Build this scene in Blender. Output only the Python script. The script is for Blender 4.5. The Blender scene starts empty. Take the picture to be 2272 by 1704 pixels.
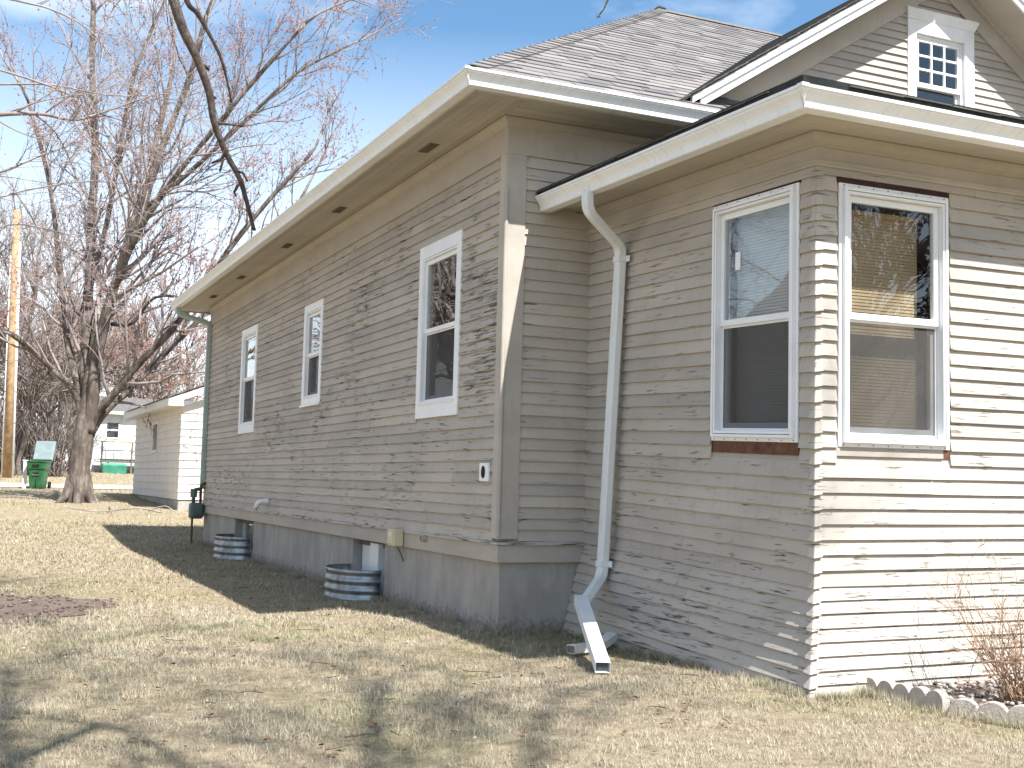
import bpy, bmesh, math, random
import numpy as np
from mathutils import Vector, Matrix, noise as mnoise
random.seed(7); np.random.seed(7)
scene = bpy.context.scene
COL = scene.collection

# ------------------------------------------------------------------ camera
CAM = Vector((-4.2586, -9.5812, 1.2386))
YAW, PITCH, ROLL, FPX = -0.4253, 0.0835, 0.0251, 2680.7
fwd = Vector((-math.sin(YAW)*math.cos(PITCH), math.cos(YAW)*math.cos(PITCH), math.sin(PITCH)))
rgt0 = Vector((math.cos(YAW), math.sin(YAW), 0)); up0 = rgt0.cross(fwd)
rgt = rgt0*math.cos(ROLL) + up0*math.sin(ROLL); upv = up0*math.cos(ROLL) - rgt0*math.sin(ROLL)
cd = bpy.data.cameras.new('camera'); cam = bpy.data.objects.new('camera', cd); COL.objects.link(cam)
m = Matrix((rgt, upv, -fwd)).transposed().to_4x4(); m.translation = CAM; cam.matrix_world = m
cd.sensor_width = 36; cd.sensor_fit = 'HORIZONTAL'; cd.lens = FPX/2272*36
cd.clip_start = .05; cd.clip_end = 2000
scene.camera = cam
scene.render.resolution_x, scene.render.resolution_y = 1024, 768

# ------------------------------------------------------------------ sky and sun
SUN = Vector((.165, -.68, 1.0)).normalized()          # towards the sun
EL = math.asin(SUN.z); AZ = math.atan2(SUN.x, SUN.y)
world = bpy.data.worlds.new('World'); scene.world = world; world.use_nodes = True
wn, wl = world.node_tree.nodes, world.node_tree.links
for n in list(wn): wn.remove(n)
sky = wn.new('ShaderNodeTexSky'); sky.sky_type = 'NISHITA'; sky.sun_disc = False
sky.sun_elevation = EL; sky.sun_rotation = AZ; sky.air_density = 1.0; sky.dust_density = 1.0; sky.ozone_density = 1.6
tc = wn.new('ShaderNodeTexCoord')
mp = wn.new('ShaderNodeMapping'); mp.inputs['Scale'].default_value = (1.0, 1.0, 2.2); mp.inputs['Location'].default_value = (.35, .1, .2)
cn = wn.new('ShaderNodeTexNoise'); cn.inputs['Scale'].default_value = 2.3; cn.inputs['Detail'].default_value = 7; cn.inputs['Roughness'].default_value = .55
cr = wn.new('ShaderNodeValToRGB'); cr.color_ramp.elements[0].position = .47; cr.color_ramp.elements[1].position = .76
sx = wn.new('ShaderNodeSeparateXYZ')
hr = wn.new('ShaderNodeMapRange'); hr.inputs[1].default_value = .04; hr.inputs[2].default_value = .36; hr.inputs[3].default_value = .9; hr.inputs[4].default_value = 0.0
ad = wn.new('ShaderNodeMath'); ad.operation = 'MAXIMUM'; ad.use_clamp = True
mx = wn.new('ShaderNodeMixRGB'); mx.inputs[2].default_value = (11.5, 11.9, 12.4, 1)
bg = wn.new('ShaderNodeBackground'); bg.inputs['Strength'].default_value = .072
wo = wn.new('ShaderNodeOutputWorld')
wl.new(tc.outputs['Generated'], mp.inputs['Vector']); wl.new(mp.outputs[0], cn.inputs['Vector']); wl.new(cn.outputs['Fac'], cr.inputs[0])
wl.new(tc.outputs['Generated'], sx.inputs[0]); wl.new(sx.outputs[2], hr.inputs[0])
wl.new(cr.outputs[0], ad.inputs[0]); wl.new(hr.outputs[0], ad.inputs[1])
wl.new(ad.outputs[0], mx.inputs[0]); tn = wn.new('ShaderNodeMixRGB'); tn.blend_type = 'MULTIPLY'; tn.inputs[0].default_value = 1; tn.inputs[2].default_value = (.92, 1.22, 1.32, 1); wl.new(sky.outputs[0], tn.inputs[1]); wl.new(tn.outputs[0], mx.inputs[1]); wl.new(mx.outputs[0], bg.inputs[0]); wl.new(bg.outputs[0], wo.inputs[0])
sd = bpy.data.lights.new('sun', 'SUN'); sd.energy = 5.0; sd.angle = math.radians(.53); sd.color = (1, .976, .94)
so = bpy.data.objects.new('sun', sd); COL.objects.link(so); so.rotation_euler = SUN.to_track_quat('Z', 'Y').to_euler(); so.location = (6, -20, 25)
vs = scene.view_settings; vs.view_transform = 'Standard'; vs.look = 'None'; vs.exposure = 1.12; vs.gamma = 1; vs.use_curve_mapping = False
scene.render.engine = 'CYCLES'
scene.cycles.max_bounces = 8; scene.cycles.transparent_max_bounces = 16; scene.cycles.caustics_reflective = False; scene.cycles.caustics_refractive = False

# ------------------------------------------------------------------ material helpers
MATS = {}
class NT:
    def __init__(s, name):
        s.m = bpy.data.materials.new(name); s.m.use_nodes = True; s.t = s.m.node_tree
        s.b = s.t.nodes['Principled BSDF']; s.out = s.t.nodes['Material Output']
        s.b.inputs['Specular IOR Level'].default_value = .3
    def n(s, typ, **kw):
        x = s.t.nodes.new('ShaderNode'+typ)
        for k, v in kw.items():
            if k in x.inputs: x.inputs[k].default_value = v
            else: setattr(x, k, v)
        return x
    def l(s, a, b): s.t.links.new(a, b)
    def pos(s): return s.n('NewGeometry').outputs['Position']
    def vec(s, sc, uv=False):
        p = s.pos()
        if uv:
            sp = s.n('SeparateXYZ'); s.l(p, sp.inputs[0])
            a = s.n('Math', operation='ADD'); s.l(sp.outputs[0], a.inputs[0]); s.l(sp.outputs[1], a.inputs[1])
            a1 = s.n('Math', operation='MULTIPLY'); s.l(a.outputs[0], a1.inputs[0]); a1.inputs[1].default_value = sc[0]
            a2 = s.n('Math', operation='MULTIPLY'); s.l(sp.outputs[2], a2.inputs[0]); a2.inputs[1].default_value = sc[1]
            c = s.n('CombineXYZ'); s.l(a1.outputs[0], c.inputs[0]); s.l(a2.outputs[0], c.inputs[1]); return c.outputs[0]
        mm = s.n('Mapping'); mm.inputs['Scale'].default_value = sc; s.l(p, mm.inputs[0]); return mm.outputs[0]
    def noise(s, v, scale=1, detail=4, rough=.55):
        x = s.n('TexNoise'); x.inputs['Scale'].default_value = scale; x.inputs['Detail'].default_value = detail; x.inputs['Roughness'].default_value = rough
        s.l(v, x.inputs['Vector']); return x.outputs['Fac']
    def ramp(s, f, *st):
        r = s.n('ValToRGB'); e = r.color_ramp.elements
        while len(e) < len(st): e.new(.5)
        for el, (p, c) in zip(e, st):
            el.position = p; el.color = (*c, 1) if not isinstance(c, (int, float)) else (c, c, c, 1)
        s.l(f, r.inputs[0]); return r.outputs[0]
    def math(s, op, a, b=None, clamp=False):
        x = s.n('Math', operation=op); x.use_clamp = clamp
        for i, q in enumerate((a, b)):
            if q is None: continue
            if isinstance(q, (int, float)): x.inputs[i].default_value = q
            else: s.l(q, x.inputs[i])
        return x.outputs[0]
    def mix(s, f, a, b, blend='MIX'):
        x = s.n('MixRGB'); x.blend_type = blend
        for i, q in enumerate((f, a, b)):
            if isinstance(q, (int, float)): x.inputs[i].default_value = q
            elif isinstance(q, tuple): x.inputs[i].default_value = (*q, 1)
            else: s.l(q, x.inputs[i])
        return x.outputs[0]
    def col(s, c):
        if isinstance(c, tuple): s.b.inputs['Base Color'].default_value = (*c, 1)
        else: s.l(c, s.b.inputs['Base Color'])
    def rough(s, v):
        if isinstance(v, (int, float)): s.b.inputs['Roughness'].default_value = v
        else: s.l(v, s.b.inputs['Roughness'])
    def bump(s, h, dist=.01, st=1.0):
        b = s.n('Bump'); b.inputs['Distance'].default_value = dist; b.inputs['Strength'].default_value = st
        s.l(h, b.inputs['Height']); s.l(b.outputs[0], s.b.inputs['Normal'])
def simple(name, c, rough=.6, var=.12, scale=6, metal=0, bump=0, bscale=60, spec=.3, c2=None):
    t = NT(name); f = t.noise(t.vec((1, 1, 1)), scale, 5, .6)
    lo = c2 if c2 else tuple(x*(1-var*1.6) for x in c); hi = tuple(min(1, x*(1+var)) for x in c)
    t.col(t.ramp(f, (.3, lo), (.7, hi))); t.rough(rough); t.b.inputs['Metallic'].default_value = metal
    t.b.inputs['Specular IOR Level'].default_value = spec
    if bump: t.bump(t.noise(t.vec((1, 1, 1)), bscale, 4, .6), bump)
    MATS[name] = t.m; return t.m

PAINT = (.462, .418, .362)
def siding_mat(name, peel, base=PAINT, thr=.70, spots=()):
    t = NT(name)
    fine = t.noise(t.vec((3.4, 46), True), 1, 7, .66)
    patch = t.noise(t.vec((.8, 1.3), True), 1, 3, .5)
    patch2 = t.noise(t.vec((3.1, 9.0), True), 1, 2, .5)
    s = t.math('ADD', fine, t.math('MULTIPLY', t.math('SUBTRACT', patch, .5), .30))
    s = t.math('ADD', s, t.math('MULTIPLY', t.math('SUBTRACT', patch2, .5), .25))
    s = t.math('ADD', s, peel)
    if spots:
        q = t.n('SeparateXYZ'); t.l(t.vec((1, 1), True), q.inputs[0])
        for (u_, z_, ru, rz, am) in spots:           # badly flaked areas
            du = t.math('DIVIDE', t.math('SUBTRACT', q.outputs[0], u_), ru); dz_ = t.math('DIVIDE', t.math('SUBTRACT', q.outputs[1], z_), rz)
            e = t.math('ADD', t.math('MULTIPLY', du, du), t.math('MULTIPLY', dz_, dz_)); s = t.math('ADD', s, t.math('MULTIPLY', t.math('SUBTRACT', 1.0, e, True), am))
    mask = t.ramp(s, (thr, 0.0), (thr+.015, 1.0))
    rim = t.ramp(s, (thr-.045, 0.0), (thr-.01, 1.0))
    wv = t.noise(t.vec((9, 120), True), 1, 4, .7)
    wood = t.ramp(wv, (.3, (.055, .047, .042)), (.55, (.13, .112, .095)), (.75, (.26, .235, .205)))
    tone = t.noise(t.vec((1.1, 2.4), True), 1, 5, .6)
    pc = t.ramp(tone, (.3, tuple(x*.86 for x in base)), (.55, base), (.75, tuple(min(1, x*1.08) for x in base)))
    grime = t.noise(t.vec((16, 3), True), 1, 4, .6)
    pc = t.mix(t.ramp(grime, (.52, 0.0), (.8, .35)), pc, tuple(x*.62 for x in base))
    oi = t.n('ObjectInfo').outputs['Random']
    pc = t.mix(1.0, pc, t.ramp(oi, (0, (.86, .86, .87)), (.5, (.97, .97, .97)), (1, (1.07, 1.06, 1.04))), 'MULTIPLY')
    pc = t.mix(t.math('MULTIPLY', rim, .25), pc, tuple(min(1, x*1.2) for x in base))
    t.col(t.mix(mask, pc, wood)); t.rough(.62)
    h = t.math('SUBTRACT', t.math('MULTIPLY', t.noise(t.vec((60, 240), True), 1, 3, .6), .12), t.math('MULTIPLY', mask, .9))
    h = t.math('ADD', h, t.math('MULTIPLY', rim, .8))
    t.bump(h, .005, .9); MATS[name] = t.m
siding_mat('siding_main', .06, spots=((.55, 2.75, .8, .95, .085), (4.4, 2.7, 3.0, 1.2, .02), (9.0, 2.6, 3.0, 1.2, .03), (12.4, 3.0, 1.9, .8, .04))); siding_mat('siding_front', .02); siding_mat('siding_porch', .042); siding_mat('siding_skirt', .045, spots=((.0, .6, .8, .45, .035), (-.6, .15, 1.4, .3, .04))); siding_mat('siding_gable', -.12)
siding_mat('trim', -.05); siding_mat('trim_worn', .13); siding_mat('soffit_paint', -.06, (.46, .42, .355))
simple('white_vinyl', (.82, .83, .84), .35, .04, 3)
def grimy(name, c, dirt, amt):
    t = NT(name); f = t.noise(t.vec((1, 1, 1)), 4, 5, .6); st = t.noise(t.vec((22, 2.5), True), 1, 4, .6); sp = t.noise(t.vec((1, 1, 1)), 45, 4, .7)
    col = t.ramp(f, (.3, tuple(x*.93 for x in c)), (.7, c)); col = t.mix(t.ramp(st, (.52, 0.0), (.78, amt)), col, dirt); col = t.mix(t.ramp(sp, (.64, 0.0), (.72, amt*.8)), col, dirt)
    t.col(col); t.rough(t.ramp(f, (.3, .34), (.7, .52))); t.b.inputs['Specular IOR Level'].default_value = .4; t.bump(t.noise(t.vec((1, 1, 1)), 3, 2, .5), .006, .4); MATS[name] = t.m
grimy('white_metal', (.84, .845, .84), (.52, .48, .40), .38); grimy('pipe_paint', (.76, .78, .78), (.40, .38, .33), .35)
simple('green_pipe', (.37, .45, .42), .45, .08, 3)
simple('red_wood', (.145, .062, .036), .7, .35, 14)
simple('dark_header', (.055, .022, .018), .8, .3, 10)
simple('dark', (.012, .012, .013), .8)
simple('room_wall', (.16, .14, .12), .9)
simple('blind', (.54, .37, .22), .75, .10, 3)
simple('pale_blind', (.60, .60, .62), .75, .06, 3)
simple('galvanised', (.36, .385, .40), .42, .35, 7, metal=.8, bump=.002, bscale=30)
simple('meter_green', (.10, .145, .13), .5, .15)
simple('rust', (.16, .09, .045), .8, .4, 20)
simple('cream_plastic', (.62, .54, .36), .5, .06)
simple('black_edge', (.022, .025, .024), .75, .4, 12, bump=.004)
simple('vent_metal', (.17, .15, .125), .6, .25, 20)
simple('nail', (.06, .055, .05), .6)
simple('can_green', (.03, .125, .05), .42, .12, 4)
simple('can_lid', (.20, .25, .25), .35, .12, 4)
simple('box_green', (.045, .23, .15), .5, .2, 3)
simple('pole_wood', (.42, .27, .15), .85, .25, 5)
simple('grey_wood', (.17, .15, .13), .85, .25, 8)
simple('white_paint', (.80, .80, .79), .6, .05)
simple('garage_paint', (.70, .655, .60), .65, .05, 2)
simple('garage_trim', (.78, .76, .74), .6, .05)
simple('brown_roof', (.20, .125, .07), .9, .4, 9, bump=.02)
simple('grey_roof', (.15, .14, .135), .9, .3, 9, bump=.02)
simple('leaf_dry', (.19, .105, .055), .8, .5, 40)
simple('leaf_pale', (.40, .33, .24), .8, .4, 40)
simple('flake', (.62, .60, .55), .6, .15, 40)
simple('paper', (.85, .86, .88), .6, .03)
simple('edging_concrete', (.44, .385, .335), .9, .14, 14, bump=.006, bscale=90)
def concrete():
    t = NT('concrete'); f = t.noise(t.vec((2.2, 1.1), True), 1, 6, .65); h = t.noise(t.vec((9, 1.2), True), 1, 4, .6); sp = t.noise(t.vec((1, 1, 1)), 26, 5, .7)
    c = t.ramp(f, (.3, (.28, .262, .236)), (.5, (.365, .345, .315)), (.7, (.45, .43, .40)))
    c = t.mix(t.ramp(h, (.5, 0.0), (.75, .4)), c, (.22, .195, .17))
    zz = t.n('SeparateXYZ'); t.l(t.pos(), zz.inputs[0])
    soil = t.math('ADD', t.math('MULTIPLY', zz.outputs[2], -3.2), t.math('MULTIPLY', sp, 1.5))       # soil splashed on the foot of the wall
    c = t.mix(t.ramp(soil, (.45, 0.0), (.85, .75)), c, (.13, .10, .075))
    t.col(c); t.rough(.9); t.bump(t.noise(t.vec((1, 1, 1)), 55, 5, .7), .008); MATS['concrete'] = t.m
concrete()
def shingle_mat(name, stops, island=False):
    t = NT(name)
    r = t.n('NewGeometry').outputs['Random Per Island'] if island else t.n('ObjectInfo').outputs['Random']
    c = t.ramp(r, *stops); f = t.noise(t.vec((1, 1, 1)), 160, 3, .7); g = t.noise(t.vec((1, 1, 1)), 3.5, 4, .6)
    c = t.mix(.55, c, t.ramp(f, (.3, (.12, .11, .105)), (.7, (.9, .85, .8))), 'OVERLAY')
    c = t.mix(t.ramp(g, (.45, 0.0), (.75, .4)), c, (.15, .14, .13))
    t.col(c); t.rough(.92); t.bump(f, .003); MATS[name] = t.m
ST = ((0, (.115, .112, .117)), (.3, (.178, .173, .176)), (.55, (.22, .207, .204)), (.8, (.148, .144, .149)), (1, (.25, .242, .24)))
shingle_mat('shingle', ST); shingle_mat('shingle_island', ST, True)
shingle_mat('shingle_dark', ((0, (.06, .06, .058)), (.5, (.10, .098, .092)), (1, (.14, .13, .12))))
def bark(name, a, b, c, sc=9, z=.25):
    t = NT(name); f = t.noise(t.vec((1, 1, z)), sc, 6, .7); g = t.noise(t.vec((1, 1, .7)), 1.2, 3, .6)
    col = t.ramp(f, (.32, a), (.5, b), (.7, c)); t.col(t.mix(t.ramp(g, (.4, 0.0), (.7, .45)), col, a))
    t.rough(.9); t.bump(f, .03, .8); MATS[name] = t.m
bark('bark', (.05, .038, .031), (.135, .108, .09), (.31, .27, .235), 6, .35)
bark('twig', (.19, .15, .14), (.30, .25, .235), (.42, .36, .34), 4)
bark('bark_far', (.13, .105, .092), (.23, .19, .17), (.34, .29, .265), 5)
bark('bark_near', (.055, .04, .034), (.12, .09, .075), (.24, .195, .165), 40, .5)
simple('bud', (.27, .11, .085), .7, .3, 20)
simple('far_leaf', (.26, .15, .11), .8, .4, 3)
simple('stem', (.36, .24, .16), .8, .35, 30)
def glass():
    t = NT('glass'); t.t.nodes.remove(t.b)
    tr = t.n('BsdfTransparent'); tr.inputs[0].default_value = (.90, .93, .93, 1)
    gl = t.n('BsdfGlossy'); gl.inputs['Roughness'].default_value = .0; gl.inputs[0].default_value = (1, 1, 1, 1)
    lw = t.n('LayerWeight'); lw.inputs[0].default_value = .5; fr_ = t.math('ADD', t.math('MULTIPLY', t.math('POWER', lw.outputs['Facing'], 4.0), .9), .05, True)
    nz = t.noise(t.vec((1, 1, 1)), 2.2, 1, .5); b = t.n('Bump'); b.inputs['Distance'].default_value = .004; b.inputs['Strength'].default_value = .35
    t.l(nz, b.inputs['Height']); t.l(b.outputs[0], gl.inputs['Normal'])
    ms = t.n('MixShader'); t.l(fr_, ms.inputs[0]); t.l(tr.outputs[0], ms.inputs[1]); t.l(gl.outputs[0], ms.inputs[2]); t.l(ms.outputs[0], t.out.inputs[0])
    MATS['glass'] = t.m
    t = NT('insect_screen'); t.t.nodes.remove(t.b)
    tr = t.n('BsdfTransparent'); df = t.n('BsdfDiffuse'); df.inputs[0].default_value = (.11, .105, .10, 1)
    ms = t.n('MixShader'); ms.inputs[0].default_value = .38; t.l(tr.outputs[0], ms.inputs[1]); t.l(df.outputs[0], ms.inputs[2]); t.l(ms.outputs[0], t.out.inputs[0])
    MATS['insect_screen'] = t.m
glass()
def ground_mats():
    t = NT('soil'); p = t.vec((1, 1, 1)); a = t.noise(p, .55, 5, .6); b = t.noise(p, 14, 6, .7); c = t.noise(p, 90, 4, .7)
    base = t.ramp(b, (.3, (.17, .135, .09)), (.5, (.29, .24, .165)), (.7, (.40, .34, .245)))
    g = t.ramp(b, (.3, (.13, .12, .05)), (.7, (.30, .28, .13)))
    base = t.mix(t.ramp(a, (.48, 0.0), (.68, .6)), base, g)
    base = t.mix(.45, base, t.ramp(c, (.3, (.25, .22, .18)), (.7, (.85, .82, .75))), 'OVERLAY')
    t.col(base); t.rough(.95); t.bump(c, .02); MATS['soil'] = t.m
    t = NT('grass'); p = t.vec((1, 1, 1)); a = t.noise(p, .6, 4, .6); a2 = t.noise(p, 3.0, 3, .6); r = t.n('NewGeometry').outputs['Random Per Island']
    straw = t.ramp(r, (0, (.29, .24, .175)), (.35, (.395, .34, .255)), (.7, (.48, .42, .325)), (.93, (.60, .54, .44)), (1, (.25, .175, .12)))
    green = t.ramp(r, (0, (.17, .175, .085)), (.45, (.28, .27, .155)), (.75, (.39, .355, .24)), (1, (.54, .475, .35)))
    k = t.math('ADD', a, t.math('MULTIPLY', t.math('SUBTRACT', a2, .5), .5))
    a3 = t.noise(t.vec((1, 1, 1)), 1.7, 5, .65)
    t.col(t.mix(t.ramp(a3, (.42, .0), (.62, .45)), t.mix(t.ramp(k, (.42, .10), (.62, .85)), straw, green), (.30, .235, .165))); t.rough(.75); t.b.inputs['Specular IOR Level'].default_value = .15
    MATS['grass'] = t.m
    t = NT('dirt'); p = t.vec((1, 1, 1)); b = t.noise(p, 9, 6, .7); c = t.noise(p, 60, 5, .7)
    t.col(t.mix(.5, t.ramp(b, (.3, (.13, .095, .075)), (.7, (.25, .19, .155))), t.ramp(c, (.3, (.2, .2, .2)), (.7, (.8, .8, .8))), 'OVERLAY')); t.rough(.95); t.bump(c, .03); MATS['dirt'] = t.m
    t = NT('gravel_road'); p = t.vec((1, 1, 1)); b = t.noise(p, 1.3, 5, .6); c = t.noise(p, 30, 4, .7)
    t.col(t.mix(.4, t.ramp(b, (.3, (.42, .36, .28)), (.7, (.56, .49, .40))), t.ramp(c, (.3, (.3, .3, .3)), (.7, (.75, .75, .75))), 'OVERLAY')); t.rough(.95); MATS['gravel_road'] = t.m
    t = NT('pebble'); r = t.n('NewGeometry').outputs['Random Per Island']
    t.col(t.ramp(r, (0, (.12, .11, .105)), (.4, (.26, .23, .21)), (.7, (.36, .31, .27)), (.9, (.50, .46, .42)), (1, (.22, .13, .10)))); t.rough(.8); MATS['pebble'] = t.m
ground_mats()

# ------------------------------------------------------------------ mesh helpers
class MB:
    def __init__(s): s.v = []; s.f = []
    def box(s, a, b, xf=None):
        (x0, y0, z0), (x1, y1, z1) = a, b; i = len(s.v)
        vs = [(x0, y0, z0), (x1, y0, z0), (x1, y1, z0), (x0, y1, z0), (x0, y0, z1), (x1, y0, z1), (x1, y1, z1), (x0, y1, z1)]
        s.v += [xf(*q) if xf else q for q in vs]
        s.f += [tuple(i+k for k in f) for f in ((0, 3, 2, 1), (4, 5, 6, 7), (0, 1, 5, 4), (1, 2, 6, 5), (2, 3, 7, 6), (3, 0, 4, 7))]; return s
    def poly(s, pts):
        i = len(s.v); s.v += [tuple(p) for p in pts]; s.f.append(tuple(range(i, i+len(pts)))); return s
    def prism(s, pts, off):
        i = len(s.v); n = len(pts); o = Vector(off)
        s.v += [tuple(p) for p in pts] + [tuple(Vector(p)+o) for p in pts]
        s.f += [tuple(range(i, i+n)), tuple(range(i+2*n-1, i+n-1, -1))] + [(i+k, i+(k+1) % n, i+n+(k+1) % n, i+n+k) for k in range(n)]; return s
    def loft(s, rings, caps=True, close=True):
        i = len(s.v); n = len(rings[0])
        for r in rings: s.v += [tuple(p) for p in r]
        for a in range(len(rings)-1):
            for k in range(n if close else n-1):
                k2 = (k+1) % n; s.f.append((i+a*n+k, i+a*n+k2, i+(a+1)*n+k2, i+(a+1)*n+k))
        if caps: s.f += [tuple(range(i+n-1, i-1, -1)), tuple(range(i+(len(rings)-1)*n, i+len(rings)*n))]
        return s
    def sweep(s, prof, path, caps=True):
        """prof: (outward, z) points; path: (x,y,z) points; outward is right of travel, mitred in plan"""
        rings = []
        for k, p in enumerate(path):
            d0 = (Vector(p[:2])-Vector(path[k-1][:2])).normalized() if k else None
            d1 = (Vector(path[k+1][:2])-Vector(p[:2])).normalized() if k < len(path)-1 else None
            d0 = d0 or d1; d1 = d1 or d0
            n0, n1 = Vector((d0.y, -d0.x)), Vector((d1.y, -d1.x)); nn = (n0+n1); nn /= max(.2, 1+n0.dot(n1))
            rings.append([(p[0]+nn.x*o, p[1]+nn.y*o, p[2]+z) for o, z in prof])
        return s.loft(rings, caps)
    def tube(s, path, radii, n=8, caps=True, prof=None, upref=None):
        path = [Vector(p) for p in path]; rings = []; T0 = None; N = None
        for k, p in enumerate(path):
            a = path[max(0, k-1)]; b = path[min(len(path)-1, k+1)]; T = (b-a).normalized()
            if N is None:
                ref = Vector(upref) if upref else (Vector((0, 0, 1)) if abs(T.z) < .9 else Vector((1, 0, 0)))
                N = (ref-T*ref.dot(T)).normalized()
            else:
                q = T0.rotation_difference(T); N = q @ N; N = (N-T*N.dot(T)).normalized()
            T0 = T; B = T.cross(N); r = radii[k] if isinstance(radii, (list, tuple)) else radii
            if prof: rings.append([p+N*(a_*r)+B*(b_*r) for a_, b_ in prof])
            else: rings.append([p+(N*math.cos(t)+B*math.sin(t))*r for t in (2*math.pi*j/n for j in range(n))])
        return s.loft(rings, caps)
ORG = {}
def mesh_obj(name, v, f, mat, parent=None, smooth=False, recalc=True):
    org = ORG.get(parent.name, Vector((0, 0, 0))) if parent else Vector((0, 0, 0))
    me = bpy.data.meshes.new(name); me.from_pydata([tuple(Vector(q)-org) for q in v], [], f)
    if recalc:
        bm = bmesh.new(); bm.from_mesh(me); bmesh.ops.recalc_face_normals(bm, faces=bm.faces); bm.to_mesh(me); bm.free()
    if smooth: me.polygons.foreach_set('use_smooth', [True]*len(me.polygons))
    if mat: me.materials.append(MATS[mat])
    o = bpy.data.objects.new(name, me); COL.objects.link(o)
    if parent: o.parent = parent; ORG[o.name] = org
    return o
def build(mb, name, mat, parent=None, smooth=False, bevel=0):
    o = mesh_obj(name, mb.v, mb.f, mat, parent, smooth)
    if bevel:
        b = o.modifiers.new('bevel', 'BEVEL'); b.width = bevel; b.segments = 2; b.limit_method = 'ANGLE'; b.angle_limit = .7
    if smooth == 'auto': pass
    return o
def tag(o, label, cat, group=None, kind=None):
    if label: o['label'] = label
    if cat: o['category'] = cat
    if group: o['group'] = group
    if kind: o['kind'] = kind
    return o
def thing(name, loc, label, cat, group=None):
    o = bpy.data.objects.new(name, None); COL.objects.link(o); o.location = loc; o.empty_display_size = .2
    ORG[o.name] = Vector(loc); return tag(o, label, cat, group)
def at(px, py, depth):
    """a point seen at (px,py) of a 2212 x 1659 picture, depth metres ahead of the camera"""
    k = 2272/2212
    return CAM + (fwd + rgt*((px*k-1136)/FPX) - upv*((py*k-852)/FPX))*depth
def smooth_path(pts, n=6):
    pts = [Vector(p) for p in pts]; out = []
    for i in range(len(pts)-1):
        p0 = pts[max(0, i-1)]; p1 = pts[i]; p2 = pts[i+1]; p3 = pts[min(len(pts)-1, i+2)]
        for k in range(n):
            t = k/n; out.append(.5*((2*p1)+(p2-p0)*t+(2*p0-5*p1+4*p2-p3)*t*t+(3*p1-p0-3*p2+p3)*t**3))
    out.append(pts[-1]); return out
def rounded_path(pts, r, n=5):
    pts = [Vector(p) for p in pts]; out = [pts[0]]
    for i in range(1, len(pts)-1):
        a = (pts[i-1]-pts[i]).normalized(); b = (pts[i+1]-pts[i]).normalized()
        A = pts[i]+a*r; B = pts[i]+b*r
        for k in range(n+1):
            t = k/n; out.append((1-t)**2*A+2*t*(1-t)*pts[i]+t*t*B)
    return out+[pts[-1]]

# ------------------------------------------------------------------ ground
GY = [-400, -14, -8, -4.6, -3, 0, 6, 11, 14.5, 18, 22.3, 31, 38, 42, 47, 60, 90, 130, 400]
GZ = [-.45, -.28, -.16, -.06, -.015, -.045, -.07, -.04, .0, .20, .38, .60, .68, .80, 1.03, 1.36, 1.7, 2.0, 2.0]
def g(x, y):
    z = np.interp(y, GY, GZ)
    d = np.clip(-np.asarray(x, float)-.2, 0, 6)
    z = z - .012*d*np.clip((14-np.asarray(y))/6, 0, 1)
    return z + .012*np.sin(np.asarray(x)*1.7+np.asarray(y)*.6) + .010*np.sin(np.asarray(y)*1.3-np.asarray(x)*.8)
def gz(x, y): return float(g(x, y))
xs = np.concatenate([np.linspace(-400, -60, 10), np.linspace(-50, -10, 17), np.arange(-9.5, 8, .35), np.linspace(8.5, 50, 20), np.linspace(60, 400, 10)])
ys = np.concatenate([np.linspace(-400, -40, 9), np.linspace(-30, -11, 8), np.arange(-10.5, 50, .4), np.linspace(51, 130, 30), np.linspace(150, 400, 8)])
X, Y = np.meshgrid(xs, ys); Z = g(X, Y); nx = len(xs)
gv = np.stack([X.ravel(), Y.ravel(), Z.ravel()], 1).tolist()
gf = [(j*nx+i, j*nx+i+1, (j+1)*nx+i+1, (j+1)*nx+i) for j in range(len(ys)-1) for i in range(nx-1)]
lawn = mesh_obj('lawn', gv, gf, 'soil', smooth=True, recalc=False); tag(lawn, 'dormant straw coloured lawn around the house', 'lawn', kind='structure')
def ground_patch(name, pts_fn, n, rings, mat, lift, label, cat):
    v = [pts_fn(0, 0)]; f = []
    for r in range(1, rings+1):
        for k in range(n): v.append(pts_fn(r/rings, 2*math.pi*k/n))
    v = [(x, y, gz(x, y)+lift*(1 if math.hypot(x-v[0][0], y-v[0][1]) < 1e9 else 1)) for x, y in v]
    for k in range(n): f.append((0, 1+k, 1+(k+1) % n))
    for r in range(rings-1):
        for k in range(n): f.append((1+r*n+k, 1+(r+1)*n+k, 1+(r+1)*n+(k+1) % n, 1+r*n+(k+1) % n))
    o = mesh_obj(name, v, f, mat, smooth=True); tag(o, label, cat, kind='structure'); return o
def dirt_xy(r, a):
    w = 1+.16*math.sin(3*a+1)+.10*math.sin(7*a)+.05*math.sin(13*a+2)
    return (-3.55+.72*r*w*math.cos(a), 3.45+1.35*r*w*math.sin(a))
dp = ground_patch('dirt_patch', dirt_xy, 48, 6, 'dirt', .008, 'bare brown dirt patch in the straw lawn', 'dirt')
rv, rf = [], []
for i in range(81):
    x = -60+i*1.5
    for yy in (38.6+.25*math.sin(x*.4), 42.2+.2*math.sin(x*.3+1)): rv.append((x, yy, gz(x, yy)+.02))
rf = [(2*i, 2*i+2, 2*i+3, 2*i+1) for i in range(80)]
tag(mesh_obj('alley', rv, rf, 'gravel_road', smooth=True), 'pale gravel alley crossing behind the lawn', 'road', kind='structure')

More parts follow.
